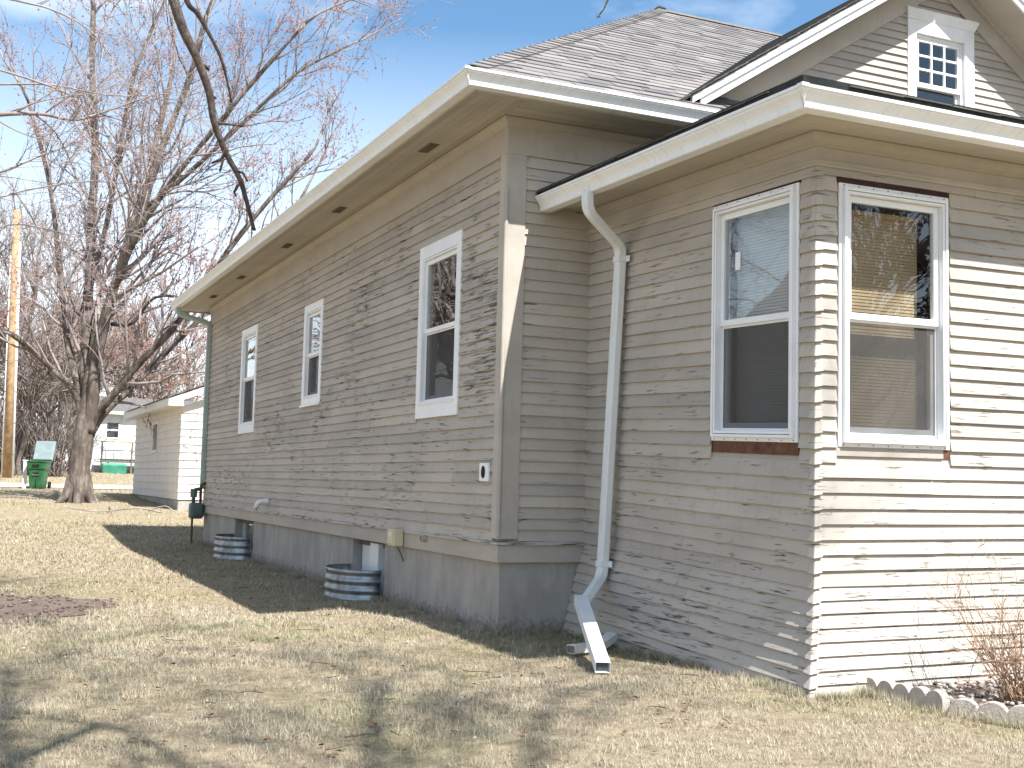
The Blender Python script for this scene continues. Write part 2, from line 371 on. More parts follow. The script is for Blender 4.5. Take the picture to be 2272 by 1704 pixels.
# ------------------------------------------------------------------ the house
W, DP, LM = .83, 3.246, 13.93             # porch offset, porch depth, length of long wall
SAG, TILT, AL = .0376, .0089, .0134
ZF = .76
house = thing('house', (0, 0, 0), 'beige clapboard house with peeling paint, white gutters and low front porch wing', 'house')
ID = lambda x, y, z: (x, y, z)
def PT(x, y, z): return (x+AL*y, y, z+SAG*y+TILT*(x-W))
def wmap(kind, plane, xf=ID, flare=False):
    def f(u, d, z):
        if flare and z < ZF: d = d+.235*(ZF-z)
        return xf(plane-d, u, z) if kind == 'L' else xf(u, plane-d, z)
    return f
def cells(u0, u1, z0, z1, ops):
    us = sorted({u0, u1, *[max(u0, min(u1, q)) for o in ops for q in o[:2]]}); zs = sorted({z0, z1, *[max(z0, min(z1, q)) for o in ops for q in o[2:4]]})
    for a, b in zip(us, us[1:]):
        for c, d in zip(zs, zs[1:]):
            if not any(o[0] <= a+1e-6 and b-1e-6 <= o[1] and o[2] <= c+1e-6 and d-1e-6 <= o[3] for o in ops): yield a, b, c, d
def panel(name, mp_, u0, u1, z0, z1, ops, mat, parent, d0=-.10, d1=0.0, zsplit=None):
    mb = MB(); parts = [(z0, zsplit), (zsplit, z1)] if zsplit else [(z0, z1)]
    for q0, q1 in parts:
        for a, b, c, d in cells(u0, u1, q0, q1, [o for o in ops if o[2] < q1]): mb.box((a, d0, c), (b, d1, d), mp_)
    return build(mb, name, mat, parent)
def board(mp_, u0, u1, zb, ex, mat, parent, skew=0, butt=.027):
    n = max(1, min(7, int((u1-u0)/.45))); mb = MB(); rings = []
    jz = random.uniform(-.0025, .0025)
    for k in range(n+1):
        u = u0+(u1-u0)*k/n; a = jz+random.uniform(-.0014, .0014); dd = butt+random.uniform(-.002, .003)
        if skew: u_top = u + skew*(1 if k == 0 else -1 if k == n else 0)
        else: u_top = u
        rings.append([mp_(u, .0005, zb+a), mp_(u, dd, zb+a), mp_(u_top, .0045, zb+ex+.016), mp_(u_top, .0005, zb+ex+.016)])
    mb.loft(rings); return build(mb, 'siding_board', mat, parent)
def siding(mp_, u0, u1, rows, ops, mat, parent, joint=3.5, joints=True):
    """rows: list of (z_bottom, exposure, u0, u1)"""
    for r, (zb, ex, a0, a1) in enumerate(rows):
        zm = zb+ex*.5; segs = [(a0, a1)]
        for o in ops:
            if o[2] < zm < o[3]:
                ns = []
                for s0, s1 in segs:
                    if o[1] <= s0 or o[0] >= s1: ns.append((s0, s1)); continue
                    if o[0]-s0 > .02: ns.append((s0, o[0]))
                    if s1-o[1] > .02: ns.append((o[1], s1))
                segs = ns
        for s0, s1 in segs:
            cuts = [s0]
            if joints and s1-s0 > joint:
                c = s0+random.uniform(.8, joint)
                while c < s1-.6: cuts.append(c); c += random.uniform(2.2, joint+1)
            cuts.append(s1)
            for a, b in zip(cuts, cuts[1:]): board(mp_, a+.0008, b-.0008, zb, ex, mat, parent)

ZWB, ZWT, ZFB, ZCR = .573, .754, 4.156, 4.48
mL = wmap('L', 0.0); mF = wmap('F', 0.0)
# windows: (u0,u1,z0,z1) of casing
W1 = (1.0, 2.15, 1.89, 3.665); W2 = (5.85, 6.80, 2.26, 3.64); W3 = (9.74, 10.92, 1.98, 3.735)
def inner(w, s, b, t): return (w[0]+s, w[1]-s, w[2]+b, w[3]-t)
I1, I2, I3 = inner(W1, .10, .15, .13), inner(W2, .10, .09, .11), inner(W3, .10, .15, .11)
wallm = panel('wall', mL, 0.0005, LM, ZWB+.001, ZCR, [I1, I2, I3], 'trim', house)
siding(mL, .11, LM, [(ZWT+.1*k, .1, .11, LM-.01) for k in range(34)], [W1, W2, W3], 'siding_main', wallm)
wallf = panel('wall', mF, .101, 9.8, ZWB+.001, ZCR, [], 'trim', house)
siding(mF, .155, W, [(ZWT+.1*k, .1, .158, W-.012) for k in range(34)], [], 'siding_front', wallf, joints=False)
b = MB(); b.box((9.7, 0, .5), (9.8, LM, ZCR)); build(b, 'wall', 'trim', house)
b = MB(); b.box((0, LM, .5), (9.8, LM+.1, ZCR)); build(b, 'wall', 'trim', house)
b = MB(); b.box((.1, .1, .5), (9.7, LM, .58)); build(b, 'floor', 'room_wall', house)
b = MB(); b.box((2.2, .1, .58), (2.28, LM, ZCR)); build(b, 'interior_wall', 'room_wall', house)
# foundation with basement window openings
B1 = (3.10, 4.28, .06, .585); B2 = (9.62, 11.04, .06, .585)
panel('foundation', mL, .0125, LM, -.6, ZWB, [B1, B2], 'concrete', house, -.25, -.012)
panel('foundation', mF, .25, 9.8, -.6, ZWB, [], 'concrete', house, -.25, -.012)
# water table with sloping drip cap
b = MB(); b.sweep([(0, 0), (.030, 0), (.030, .150), (0, .150)], [(0, LM, ZWB), (0, 0, ZWB), (W-.02, 0, ZWB)]); build(b, 'water_table', 'trim', house, bevel=.003)
cap = []
for k in range(41): cap.append((0, LM-(LM/40)*k, ZWB+.150+random.uniform(-.003, .003)))
cap += [(W-.02, 0, ZWB+.15)]
b = MB(); b.sweep([(0, 0.001), (.052, 0.001), (.050, .014), (.018, .038), (0, .04)], cap); build(b, 'drip_cap', 'trim_worn', house)
# corner boards and bead
b = MB(); b.box((-.032, -.034, ZWT+.02), (.158, -.0005, ZFB)); build(b, 'corner_board', 'trim', house, bevel=.004)
b = MB(); b.box((-.034, .0005, ZWT+.02), (-.0005, .112, ZFB)); build(b, 'corner_board', 'trim', house, bevel=.004)
b = MB(); b.tube([(-.030, -.032, ZWT+.05), (-.030, -.032, 3.86)], .021, 10); build(b, 'corner_bead', 'trim', house)
# frieze and crown
b = MB(); b.sweep([(0, 0), (.032, 0), (.032, .25), (0, .25)], [(0, LM, ZFB), (0, 0, ZFB), (6.0, 0, ZFB)]); build(b, 'frieze', 'trim', house, bevel=.003)
CROWN = [(0, 0), (.036, 0), (.040, .018), (.055, .030), (.075, .055), (.085, .075), (.085, .086), (0, .086)]
b = MB(); b.sweep(CROWN, [(0, LM, ZCR-.088), (0, 0, ZCR-.088), (6.0, 0, ZCR-.088)]); build(b, 'crown_moulding', 'trim', house)
# soffit planks
OV = .575
soff = build(MB().box((-OV, -OV, ZCR+.018), (0.0, LM+OV, ZCR+.03)).box((0.0005, -OV, ZCR+.018), (6, 0.1, ZCR+.03)), 'soffit', 'soffit_paint', house)
for k in range(7):
    a = -.088-k*.0695; b = MB().box((a-.067, -OV, ZCR), (a, LM+OV-.02, ZCR+.016)); build(b, 'soffit_plank', 'soffit_paint', soff)
    b = MB().box((-.0855, a-.067, ZCR+.0005), (6, a, ZCR+.0165)); build(b, 'soffit_plank', 'soffit_paint', soff)
for yc in (1.25, 4.30, 6.84, 9.86, 12.24):
    b = MB().box((-.355, yc-.17, ZCR-.006), (-.255, yc+.17, ZCR-.0005))
    for k in range(8): b.box((-.348, yc-.16+k*.042, ZCR-.013), (-.262, yc-.148+k*.042, ZCR-.006))
    build(b, 'soffit_vent', 'vent_metal', soff)
b = MB(); b.sweep([(0, 0), (.02, 0), (.02, .17), (0, .17)], [(-OV, LM+OV, ZCR-.02), (-OV, -OV, ZCR-.02), (6, -OV, ZCR-.02)]); build(b, 'fascia', 'soffit_paint', house)
b = MB(); b.box((-OV, LM+OV-.02, ZCR-.02), (3, LM+OV, ZCR+.15)); build(b, 'fascia', 'trim', house)
GUT = [(0, 0), (.082, 0), (.088, .006), (.088, .040), (.096, .062), (.112, .084), (.126, .098), (.128, .112), (.138, .114), (.138, .134), (.120, .134), (.120, .120), (.01, .03), (.006, .134), (0, .134)]
gut = MB(); gut.sweep(GUT, [(-OV-.021, LM+OV+.02, 4.472), (-OV-.021, -OV-.021, 4.472), (6, -OV-.021, 4.472)]); gu = build(gut, 'gutter', 'white_metal', house)
def corner_piece(p, mat='white_metal'):
    mb = MB(); q = [(p[0]+.03, p[1]-.141, p[2]-.002), (p[0]-.141, p[1]-.141, p[2]-.002), (p[0]-.141, p[1]+.03, p[2]-.002)]
    prof = [(-.055, -.002), (-.048, .040), (-.040, .062), (-.024, .086), (-.010, .100), (-.008, .114), (.003, .116), (.003, .137), (-.002, .137), (-.058, .0)]
    mb.sweep(prof, [(p[0]-.141, p[1]-.096, p[2]), (p[0]-.141, p[1]-.141, p[2]), (p[0]-.096, p[1]-.141, p[2])]); return build(mb, 'gutter_corner', mat, gu)
corner_piece((-OV-.021, -OV-.021, 4.472))
# rear downspout
RP = [(.5, .36), (.42, .5), (-.42, .5), (-.5, .36), (-.5, -.36), (-.42, -.5), (.42, -.5), (.5, -.36)]
b = MB(); b.tube(rounded_path([(-.64, 14.02, 4.48), (-.64, 14.02, 4.36), (-.06, 13.84, 4.18), (-.06, 13.84, 1.02)], .08), .085, prof=RP, upref=(0, 1, 0)); build(b, 'downspout', 'green_pipe', house)

# ------------------------------------------------------------------ windows
def window(mp_, c, I, split, casing=None, bottom_wide=0, white='white_vinyl', blind=None, blind_mat='blind', screen=True, flange=False, sash=.045, blind_top=None):
    """c casing rectangle, I opening rectangle, split the height of the meeting rail; boxes in (u, outwards, z)"""
    b = MB()
    def fr(b, o, i, d0, d1):
        b.box((o[0], d0, o[2]), (i[0], d1, o[3]), mp_); b.box((i[1], d0, o[2]), (o[1], d1, o[3]), mp_)
        b.box((i[0], d0, i[3]), (i[1], d1, o[3]), mp_); b.box((i[0], d0, o[2]), (i[1], d1, i[2]), mp_)
    if flange:
        fr(b, c, I, .004, .022)
        j = (I[0]-.022, I[1]+.022, I[2]-.022, I[3]+.022); fr(b, j, I, .0225, .052)
    else: fr(b, c, I, .003, .033)
    w = build(b, 'window', white, house, bevel=.003)
    ins = .004; jam = (I[0]+ins, I[1]-ins, I[2]+ins, I[3]-ins)
    b = MB(); fr(b, jam, (jam[0]+.018, jam[1]-.018, jam[2]+.02, jam[3]-.018), -.085, .030 if not flange else .045); build(b, 'jamb', white, w, bevel=.002)
    a0, a1 = jam[0]+.02, jam[1]-.02
    b = MB(); U = (a0, a1, split-.02, jam[3]-.02); ui = (a0+sash, a1-sash, split+.025, jam[3]-.02-sash); fr(b, U, ui, -.030, .004); build(b, 'upper_sash', white, w, bevel=.003)
    b = MB(); Lw = (a0, a1, jam[2]+.022, split+.022); li = (a0+sash, a1-sash, jam[2]+.022+sash+.012, split-.022); fr(b, Lw, li, -.070, -.034); build(b, 'lower_sash', white, w, bevel=.003)
    build(MB().box((ui[0]-.006, -.016, ui[2]-.006), (ui[1]+.006, -.012, ui[3]+.006), mp_), 'pane', 'glass', w)
    build(MB().box((li[0]-.006, -.056, li[2]-.006), (li[1]+.006, -.052, li[3]+.006), mp_), 'pane', 'glass', w)
    if screen:
        build(MB().box((a0+.002, -.0215, jam[2]+.024), (a1-.002, -.0205, split-.021), mp_), 'insect_screen', 'insect_screen', w)
        b = MB(); fr(b, (a0, a1, jam[2]+.022, split-.020), (a0+.016, a1-.016, jam[2]+.04, split-.036), -.031, -.019); build(b, 'screen_frame', white, w)
    if blind:
        b = MB(); z = blind[2]
        while z < blind[3]:
            b.box((blind[0], -.150, z), (blind[1], -.148, z+.0218), lambda u, d, zz, z0=z: mp_(u, d-(zz-z0)*.22, zz)); z += .0228
        b.box((blind[0], -.165, blind[3]), (blind[1], -.13, blind[3]+.03), mp_)
        o = build(b, 'blind', blind_mat, w); o['kind'] = 'stuff'
    return w
window(mL, W1, I1, 2.78, white='white_vinyl'); window(mL, W2, I2, 2.94); window(mL, W3, I3, 2.89)
# plain sill aprons / caps of the long-wall windows
for wv_ in (W1, W3): build(MB().box((wv_[0]+.085, .0335, wv_[2]+.135), (wv_[1]-.085, .045, wv_[2]+.15), mL), 'sill', 'white_vinyl', house)
build(MB().box((W2[0]-.02, .0, W2[3]), (W2[1]+.02, .05, W2[3]+.015), mL), 'head_cap', 'trim_worn', house)
build(MB().box((W2[0]-.01, .0, W2[2]-.03), (W2[1]+.01, .055, W2[2]-.001), mL), 'sill', 'white_vinyl', house)
build(MB().box((W1[1]-.42, -.30, W1[2]), (W1[1]-.30, -.29, W1[3]), mL), 'curtain', 'red_wood', house)
# basement windows
def basement_window(o, post):
    b = MB(); b.box((o[0]-.01, -.20, o[2]), (o[0]+.03, -.15, o[3]), mL); b.box((o[1]-.03, -.20, o[2]), (o[1]+.01, -.15, o[3]), mL)
    b.box((o[0]+.03, -.20, o[3]-.04), (o[1]-.03, -.15, o[3]), mL)
    if post: b.box((o[0]+.33, -.17, o[2]), (o[0]+.62, -.045, o[3]-.04), mL); b.box((o[0]+.66, -.16, o[2]), (o[1]-.03, -.12, o[3]-.04), mL)
    w = build(b, 'basement_window', 'pipe_paint', house)
    build(MB().box((o[0]+.03, -.185, o[2]), (o[0]+.33 if post else o[1]-.03, -.18, o[3]-.04), mL), 'pane', 'glass', w)
    build(MB().box((o[0]-.05, -.75, o[2]-.1), (o[1]+.05, -.70, o[3]+.02), mL), 'unlit_room_sheet', 'dark', w)  # near-black sheet: the unlit basement's darkness is put into its colour
basement_window(B1, True); basement_window(B2, False)

# ------------------------------------------------------------------ front porch wing
pL = wmap('L', W, PT, True); pF = wmap('F', -DP, PT, True); XR = 6.6
PZ1 = 3.53
CF = (1.0, 1.955, 1.665, 3.425); CI = (CF[0]+.05, CF[1]-.05, CF[2]+.05, CF[3]-.05)
CL = (-3.083, -2.05, 1.682, 3.437); LI = (CL[0]+.05, CL[1]-.05, CL[2]+.05, CL[3]-.05)
opF = (CF[0]-.012, CF[1]+.012, CF[2]-.06, CF[3]+.035); opL = (CL[0]-.012, CL[1]+.012, CL[2]-.085, CL[3]+.035)
pw1 = panel('porch_wall', pL, -DP+.0, 0, -.35, 3.73, [LI], 'trim', house, zsplit=ZF)
pw2 = panel('porch_wall', pF, W+.101, XR, -.35, 3.73, [CI], 'trim', house, zsplit=ZF)
prow = []; z = 1.6487-.9
while z < PZ1: prow.append((z, .1)); z += .1
z = 1.6487-.9
frow = [(z-.0845*(k+1), .0845) for k in range(12)]
siding(pL, 0, 0, [(a, e, -DP-.004, 0) for a, e in prow], [opL], 'siding_porch', pw1, joint=2.0, joints=False)
siding(pL, 0, 0, [(a, e, -DP-.235*(ZF-a)-.004, 0) for a, e in frow], [], 'siding_skirt', pw1, joint=1.9)
siding(pF, 0, 0, [(a+.012, e, W-.004, XR) for a, e in prow], [opF], 'siding_porch', pw2, joint=2.6)
siding(pF, 0, 0, [(a+.012, e, W-.235*(ZF-a)-.004, XR) for a, e in frow], [], 'siding_skirt', pw2, joint=2.2)
# tin corner caps, one on each course
for a, e in prow+frow:
    fl = .235*max(0, ZF-a); ft = .235*max(0, ZF-a-e); b = MB(); j = random.uniform(-.004, .004); w_ = random.uniform(.026, .036)
    o1 = .032; 
    P0 = PT(W-fl-o1, -DP-fl+w_, a+j); P1 = PT(W-fl-o1, -DP-fl-o1, a-.004+j); P2 = PT(W-fl+w_, -DP-fl-o1, a+.006+j)
    Q0 = PT(W-ft-.010, -DP-ft+w_, a+e); Q1 = PT(W-ft-.010, -DP-ft-.010, a+e); Q2 = PT(W-ft+w_, -DP-ft-.010, a+e)
    b.poly([P0, P1, Q1, Q0]); b.poly([P1, P2, Q2, Q1]); o = build(b, 'corner_cap', 'siding_skirt' if a < ZF else 'siding_porch', pw2)
    sm = o.modifiers.new('thick', 'SOLIDIFY'); sm.thickness = .003; sm.offset = 1
# frieze, moulding, crown, soffit of the porch
def ppath(o, z): return [PT(W, -.001, z), PT(W, -DP, z), PT(XR, -DP, z)]
b = MB(); b.sweep([(0, 0), (.026, 0), (.026, .13), (0, .13)], ppath(0, 3.535)); build(b, 'frieze', 'trim', house, bevel=.003)
b = MB(); b.sweep([(0, 0), (.03, .0), (.034, .012), (.050, .022), (.050, .036), (.030, .040), (0, .040)], ppath(0, 3.515)); build(b, 'frieze_moulding', 'trim', house)
b = MB(); b.sweep(CROWN, ppath(0, 3.642)); build(b, 'crown_moulding', 'trim', house)
PO = .40
b = MB()
for k in range(6):
    a = .086+k*.0535
    s0 = PT(W-a, 0, 3.73); 
    b = MB(); b.sweep([(a, 0), (a+.052, 0), (a+.052, .014), (a, .014)], ppath(0, 3.73)); build(b, 'soffit_plank', 'soffit_paint', house)
b = MB(); b.sweep([(-.3, .016), (PO+.02, .016), (PO+.02, .03), (-.3, .03)], ppath(0, 3.73)); build(b, 'soffit', 'soffit_paint', house)
# porch gutter: runs down a little to the spout at its inner end
gp = [(.385, -.03, 3.668), (.38, -3.655, 3.578), (XR+.5, -3.655, 3.60)]
b = MB(); b.sweep([(-.03, .0), (-.0005, .0), (-.0005, .15), (-.03, .15)], gp); build(b, 'fascia', 'trim', house)
pg = build(MB().sweep(GUT, gp), 'gutter', 'white_metal', house)
prof = [(-.055, -.002), (-.048, .040), (-.040, .062), (-.024, .086), (-.010, .100), (-.008, .114), (.003, .116), (.003, .137), (-.002, .137), (-.058, .0)]
q = gp[1]; b = MB(); b.sweep(prof, [(q[0]-.141, q[1]-.090, q[2]), (q[0]-.141, q[1]-.141, q[2]), (q[0]-.090, q[1]-.141, q[2])]); build(b, 'gutter_corner', 'white_metal', pg)
# porch roof: low hip with a thick dark edge
e0, e1, e2 = Vector((.262, -.034, 3.80)), Vector((.262, -3.775, 3.715)), Vector((XR+.6, -3.775, 3.737)); h1 = Vector((3.3, -.12, 4.22)); h2 = Vector((XR-1.5, -.12, 4.22)); e3 = Vector((XR+.6, -.034, 3.84))
up = Vector((0, 0, .055)); b = MB(); L_ = [e0, e1, e2, e3, h2, h1]
i = len(b.v); b.v += [tuple(p) for p in L_] + [tuple(p+up) for p in L_]
b.f += [(6, 7, 11), (7, 8, 10, 11), (8, 9, 10), (0, 1, 5), (1, 2, 4, 5), (2, 3, 4), (0, 1, 7, 6), (1, 2, 8, 7), (2, 3, 9, 8), (0, 6, 11, 5), (5, 11, 10, 4), (4, 10, 9, 3)]
pr = build(b, 'porch_roof', 'black_edge', house)
for k in range(14):      # lapped pieces of roll roofing along the left eave
    t0, t1 = k/14*.905, (k+1.06)/14*.905; p0, p1 = e0.lerp(e1, t0), e0.lerp(e1, min(1, t1))
    build(MB().prism([p0+Vector((-.014, 0, .030+.003*(k % 2))), p1+Vector((-.014, 0, .028+.003*(k % 2))), p1+Vector((.3, 0, .102)), p0+Vector((.3, 0, .102))], (0, 0, .007)), 'roofing_lap', 'shingle_dark', pr)
for k in range(16):
    t0, t1 = .05+.95*k/16, .05+.95*(k+1.05)/16; p0, p1 = e1.lerp(e2, t0), e1.lerp(e2, min(1, t1))
    build(MB().prism([p0+Vector((0, -.016, .030+.004*(k % 2))), p1+Vector((0, -.016, .028+.004*(k % 2))), p1+Vector((0, .3, .098)), p0+Vector((0, .3, .098))], (0, 0, .008)), 'roofing_lap', 'shingle_dark', pr)
# porch floor, inner walls
b = MB(); b.box((W+.1, -DP+.1, .6), (XR, -.02, .68), PT); build(b, 'floor', 'room_wall', house)
b = MB(); b.box((XR-.1, -DP+.101, -.3), (XR, -.02, 3.7), PT); build(b, 'porch_wall', 'trim', house)
b = MB(); b.box((W+.1, -.06, .68), (XR-.1, -.02, 3.7), PT); build(b, 'interior_wall', 'room_wall', house)
wl_ = window(pL, CL, LI, 2.545, flange=True, blind=(CL[0]+.07, CL[1]-.07, 1.72, 3.36), blind_mat='pale_blind')
wf_ = window(pF, CF, CI, 2.535, flange=True, blind=(CF[0]+.06, CF[1]-.13, 1.70, 3.26), blind_mat='blind')
def nails(mp_, c, w):
    mb = MB()
    def dot(u, z):
        r = .0045; mb.prism([mp_(u+r*math.cos(t), .021, z+r*math.sin(t)) for t in (k*math.pi/3 for k in range(6))], Vector(mp_(u, .0245, z))-Vector(mp_(u, .021, z)))
    n = 8
    for k in range(n):
        u = c[0]+.04+(c[1]-c[0]-.08)*k/(n-1); dot(u, c[2]+.013); dot(u, c[3]-.013)
    o = build(mb, 'nail_heads', 'nail', w); o['kind'] = 'stuff'
nails(pL, CL, wl_); nails(pF, CF, wf_)
build(MB().box((CL[0]-.012, .001, CL[3]), (CL[1]+.012, .016, CL[3]+.035), pL), 'exposed_header', 'dark_header', house)
build(MB().box((CF[0]-.012, .001, CF[3]), (CF[1]+.012, .016, CF[3]+.035), pF), 'exposed_header', 'dark_header', house)
build(MB().box((CL[0]+.0, .001, CL[2]-.085), (CL[1]-.012, .012, CL[2]), pL), 'exposed_board', 'red_wood', house)
build(MB().box((CL[1]-.0115, .001, CL[2]-.085), (CL[1]+.012, .008, CL[2]+.3), pL), 'exposed_board', 'dark_header', house)
build(MB().box((CF[0]-.012, .001, CF[2]-.06), (CF[1]-.05, .014, CF[2]), pF), 'exposed_board', 'siding_porch', house)
build(MB().box((CF[1]-.0495, .001, CF[2]-.06), (CF[1]+.012, .008, CF[2]), pF), 'exposed_board', 'red_wood', house)
build(MB().box((CL[1]-.31, -.0112, 2.93), (CL[1]-.245, -.0105, 3.06), pL), 'paper_sticker', 'paper', wl_)

# ------------------------------------------------------------------ front gable
YG, YRK, XC, MS = -.08, -.53, 4.90, .655
def rake_z(x): return 4.692+MS*(XC-1.647-abs(x-XC))      # underside of rake
mG = wmap('F', YG)
GW = (4.455, 5.37, 4.9, 6.20); GI = (4.57, 5.235, 4.95, 6.06)
b = MB()
bx0, bx1 = 1.9, 2*XC-1.9
for a0, a1, c0, c1 in [(bx0, GI[0], 4.4, 0), (GI[1], bx1, 4.4, 0), (GI[0], GI[1], 4.4, GI[2]), (GI[0], GI[1], GI[3], 0)]:
    if c1: b.box((a0, -.08, c0), (a1, 0, c1), mG)
    else:
        pts = [(a0, c0)]+[(a1, c0), (a1, rake_z(a1))]+([(XC, rake_z(XC))] if a0 < XC < a1 else [])+[(a0, rake_z(a0))]
        b.prism([mG(u, 0, z) for u, z in pts], (0, .08, 0))
gw = build(b, 'gable_wall', 'trim', house)
rows = []; z = 4.35; 
while z < 6.55:
    half = (rake_z(XC)-.20-z-.0842)/MS
    if half > .12: rows.append((z, .0842, XC-half-.12, XC+half+.12))
    z += .0842
siding(mG, 0, 0, rows, [(GW[0], GW[1], 4.3, 6.33)], 'siding_gable', gw, joints=False)
for s in (-1, 1):                      # frieze boards, rake boards, soffits and roof slopes
    def gx(x): return XC+s*(x-XC)
    x0, x1 = 1.647, XC
    fr_ = [(gx(x0+.35), rake_z(x0+.35)-.262), (gx(XC), rake_z(XC)-.262), (gx(XC), rake_z(XC)+.0), (gx(x0+.35), rake_z(x0+.35)+.0)]
    build(MB().prism([(u, YG-.022-.001*(s+1), zz) for u, zz in fr_], (0, -.018, 0)), 'rake_frieze', 'trim', house)
    cm = [(gx(x0+.35), rake_z(x0+.35)-.055), (gx(XC), rake_z(XC)-.055), (gx(XC), rake_z(XC)-.001), (gx(x0+.35), rake_z(x0+.35)-.001)]
    build(MB().prism([(u, YG-.0425-.001*(s+1), zz) for u, zz in cm], (0, -.03, 0)), 'crown_moulding', 'trim', house)
    so_ = [(gx(x0), rake_z(x0)), (gx(XC), rake_z(XC)), (gx(XC), rake_z(XC)+.02), (gx(x0), rake_z(x0)+.02)]
    build(MB().prism([(u, YRK+.0245, zz) for u, zz in so_], (0, -YRK+YG+.06, 0)), 'rake_soffit', 'soffit_paint', house)
    rk = [(gx(x0), rake_z(x0)), (gx(XC), rake_z(XC)), (gx(XC), rake_z(XC)+.082), (gx(x0), rake_z(x0)+.082)]
    build(MB().prism([(u, YRK, zz) for u, zz in rk], (0, .024, 0)), 'rake_board', 'white_metal', house, bevel=.003)
    rk = [(gx(x0-.10), rake_z(x0-.10)+.0825), (gx(XC), rake_z(XC)+.0825), (gx(XC), rake_z(XC)+.150), (gx(x0-.10), rake_z(x0-.10)+.150)]
    build(MB().prism([(u, YRK-.022, zz) for u, zz in rk], (0, .046, 0)), 'rake_trim', 'white_metal', house, bevel=.003)
    xe = 1.40; rb = [(gx(xe), rake_z(xe)+.151), (gx(XC), rake_z(XC)+.151)]
    ze, zr_ = rb[0][1], rb[1][1]; yv0, yv1 = -.66+(ze-4.62)/.654+.3, -.66+(zr_-4.62)/.654+.3
    groof = build(MB().prism([(gx(xe), YRK-.03, ze), (gx(XC), YRK-.03, zr_), (gx(XC), yv1, zr_), (gx(xe), yv0, ze)], (0, 0, .012)), 'gable_roof', 'shingle_dark', house)
    ncs = 30
    for k in range(ncs):
        t0, t1 = k/ncs, min(1, (k+1.25)/ncs); xa, xb = xe+(XC-xe)*t0, xe+(XC-xe)*t1
        za, zb_ = ze+(zr_-ze)*t0+.022, ze+(zr_-ze)*t1+.014; ya = -.66+(za-4.62)/.654+.12; yb = -.66+(zb_-4.62)/.654+.12
        j = random.uniform(0, .012)
        build(MB().prism([(gx(xa), YRK-.038-j, za), (gx(xb), YRK-.038-j, zb_), (gx(xb), yb, zb_), (gx(xa), ya, za)], (0, 0, .010)), 'shingle_course', 'shingle_dark', groof)
# gable window, nine-light upper sash
b = MB(); o, ii = GW, GI
b.box((o[0], .002, o[2]), (ii[0], .034, 6.20), mG); b.box((ii[1], .002, o[2]), (o[1], .034, 6.20), mG); b.box((o[0], .002, ii[3]), (o[1], .0335, 6.2), mG) if False else b.box((ii[0], .002, ii[3]), (ii[1], .034, 6.20), mG)
gwin = build(b, 'window', 'white_paint', house, bevel=.003)
b = MB(); b.loft([[mG(o[0]+du0, d, z) for du0, d, z in ((-.0, .002, 6.2005), (-.0, .036, 6.2005), (-.035, .070, 6.285), (-.035, .070, 6.305), (-.035, .002, 6.315))], [mG(o[1]-du0, d, z) for du0, d, z in ((-.0, .002, 6.2005), (-.0, .036, 6.2005), (-.035, .070, 6.285), (-.035, .070, 6.305), (-.035, .002, 6.315))]]); build(b, 'window_head', 'white_paint', gwin)
b = MB(); ji = (GI[0]+.03, GI[1]-.03)
b.box((GI[0], -.08, GI[2]), (ji[0], .0, GI[3]), mG); b.box((ji[1], -.08, GI[2]), (GI[1], .0, GI[3]), mG); b.box((ji[0], -.08, GI[3]-.03), (ji[1], 0, GI[3]), mG); build(b, 'jamb', 'white_paint', gwin)
zu0, zu1 = 5.50, GI[3]-.03; b = MB(); s_ = .036
b.box((ji[0], -.04, zu0), (ji[0]+s_, -.006, zu1), mG); b.box((ji[1]-s_, -.04, zu0), (ji[1], -.006, zu1), mG); b.box((ji[0]+s_, -.04, zu0), (ji[1]-s_, -.006, zu0+.05), mG); b.box((ji[0]+s_, -.04, zu1-.04), (ji[1]-s_, -.006, zu1), mG)
us_ = build(b, 'upper_sash', 'white_paint', gwin, bevel=.003)
pw_, ph_ = (ji[1]-ji[0]-2*s_), (zu1-.04-zu0-.05)
for k in (1, 2):
    u = ji[0]+s_+pw_*k/3; build(MB().box((u-.011, -.036, zu0+.05), (u+.011, -.010, zu1-.04), mG), 'muntin', 'white_paint', gwin)
for j in (1, 2):
    zz = zu0+.05+ph_*j/3
    for k in range(3):
        u0_ = ji[0]+s_+pw_*k/3+(.0112 if k else 0); u1_ = ji[0]+s_+pw_*(k+1)/3-(.0112 if k < 2 else 0)
        build(MB().box((u0_, -.035, zz-.011), (u1_, -.011, zz+.011), mG), 'muntin', 'white_paint', gwin)
for j in range(3):
    for k in range(3):
        u0_ = ji[0]+s_+pw_*k/3+.008; z0_ = zu0+.05+ph_*j/3+.008
        build(MB().box((u0_, -.026, z0_), (u0_+pw_/3-.016, -.022, z0_+ph_/3-.016), mG), 'pane', 'glass', gwin)
b = MB(); zl0 = GI[2]
b.box((ji[0], -.075, zl0), (ji[0]+s_, -.042, zu0+.045), mG); b.box((ji[1]-s_, -.075, zl0), (ji[1], -.042, zu0+.045), mG); b.box((ji[0]+s_, -.075, zu0+.005), (ji[1]-s_, -.042, zu0+.045), mG); build(b, 'lower_sash', 'white_paint', gwin, bevel=.003)
build(MB().box((ji[0]+s_-.004, -.06, zl0), (ji[1]-s_+.004, -.056, zu0+.006), mG), 'pane', 'glass', gwin)
build(MB().box((4.2, -1.2, 4.6), (5.7, -1.15, 6.4), mG), 'interior_wall', 'dark', gwin)  # near-black sheet standing in for the unlit space behind the glass

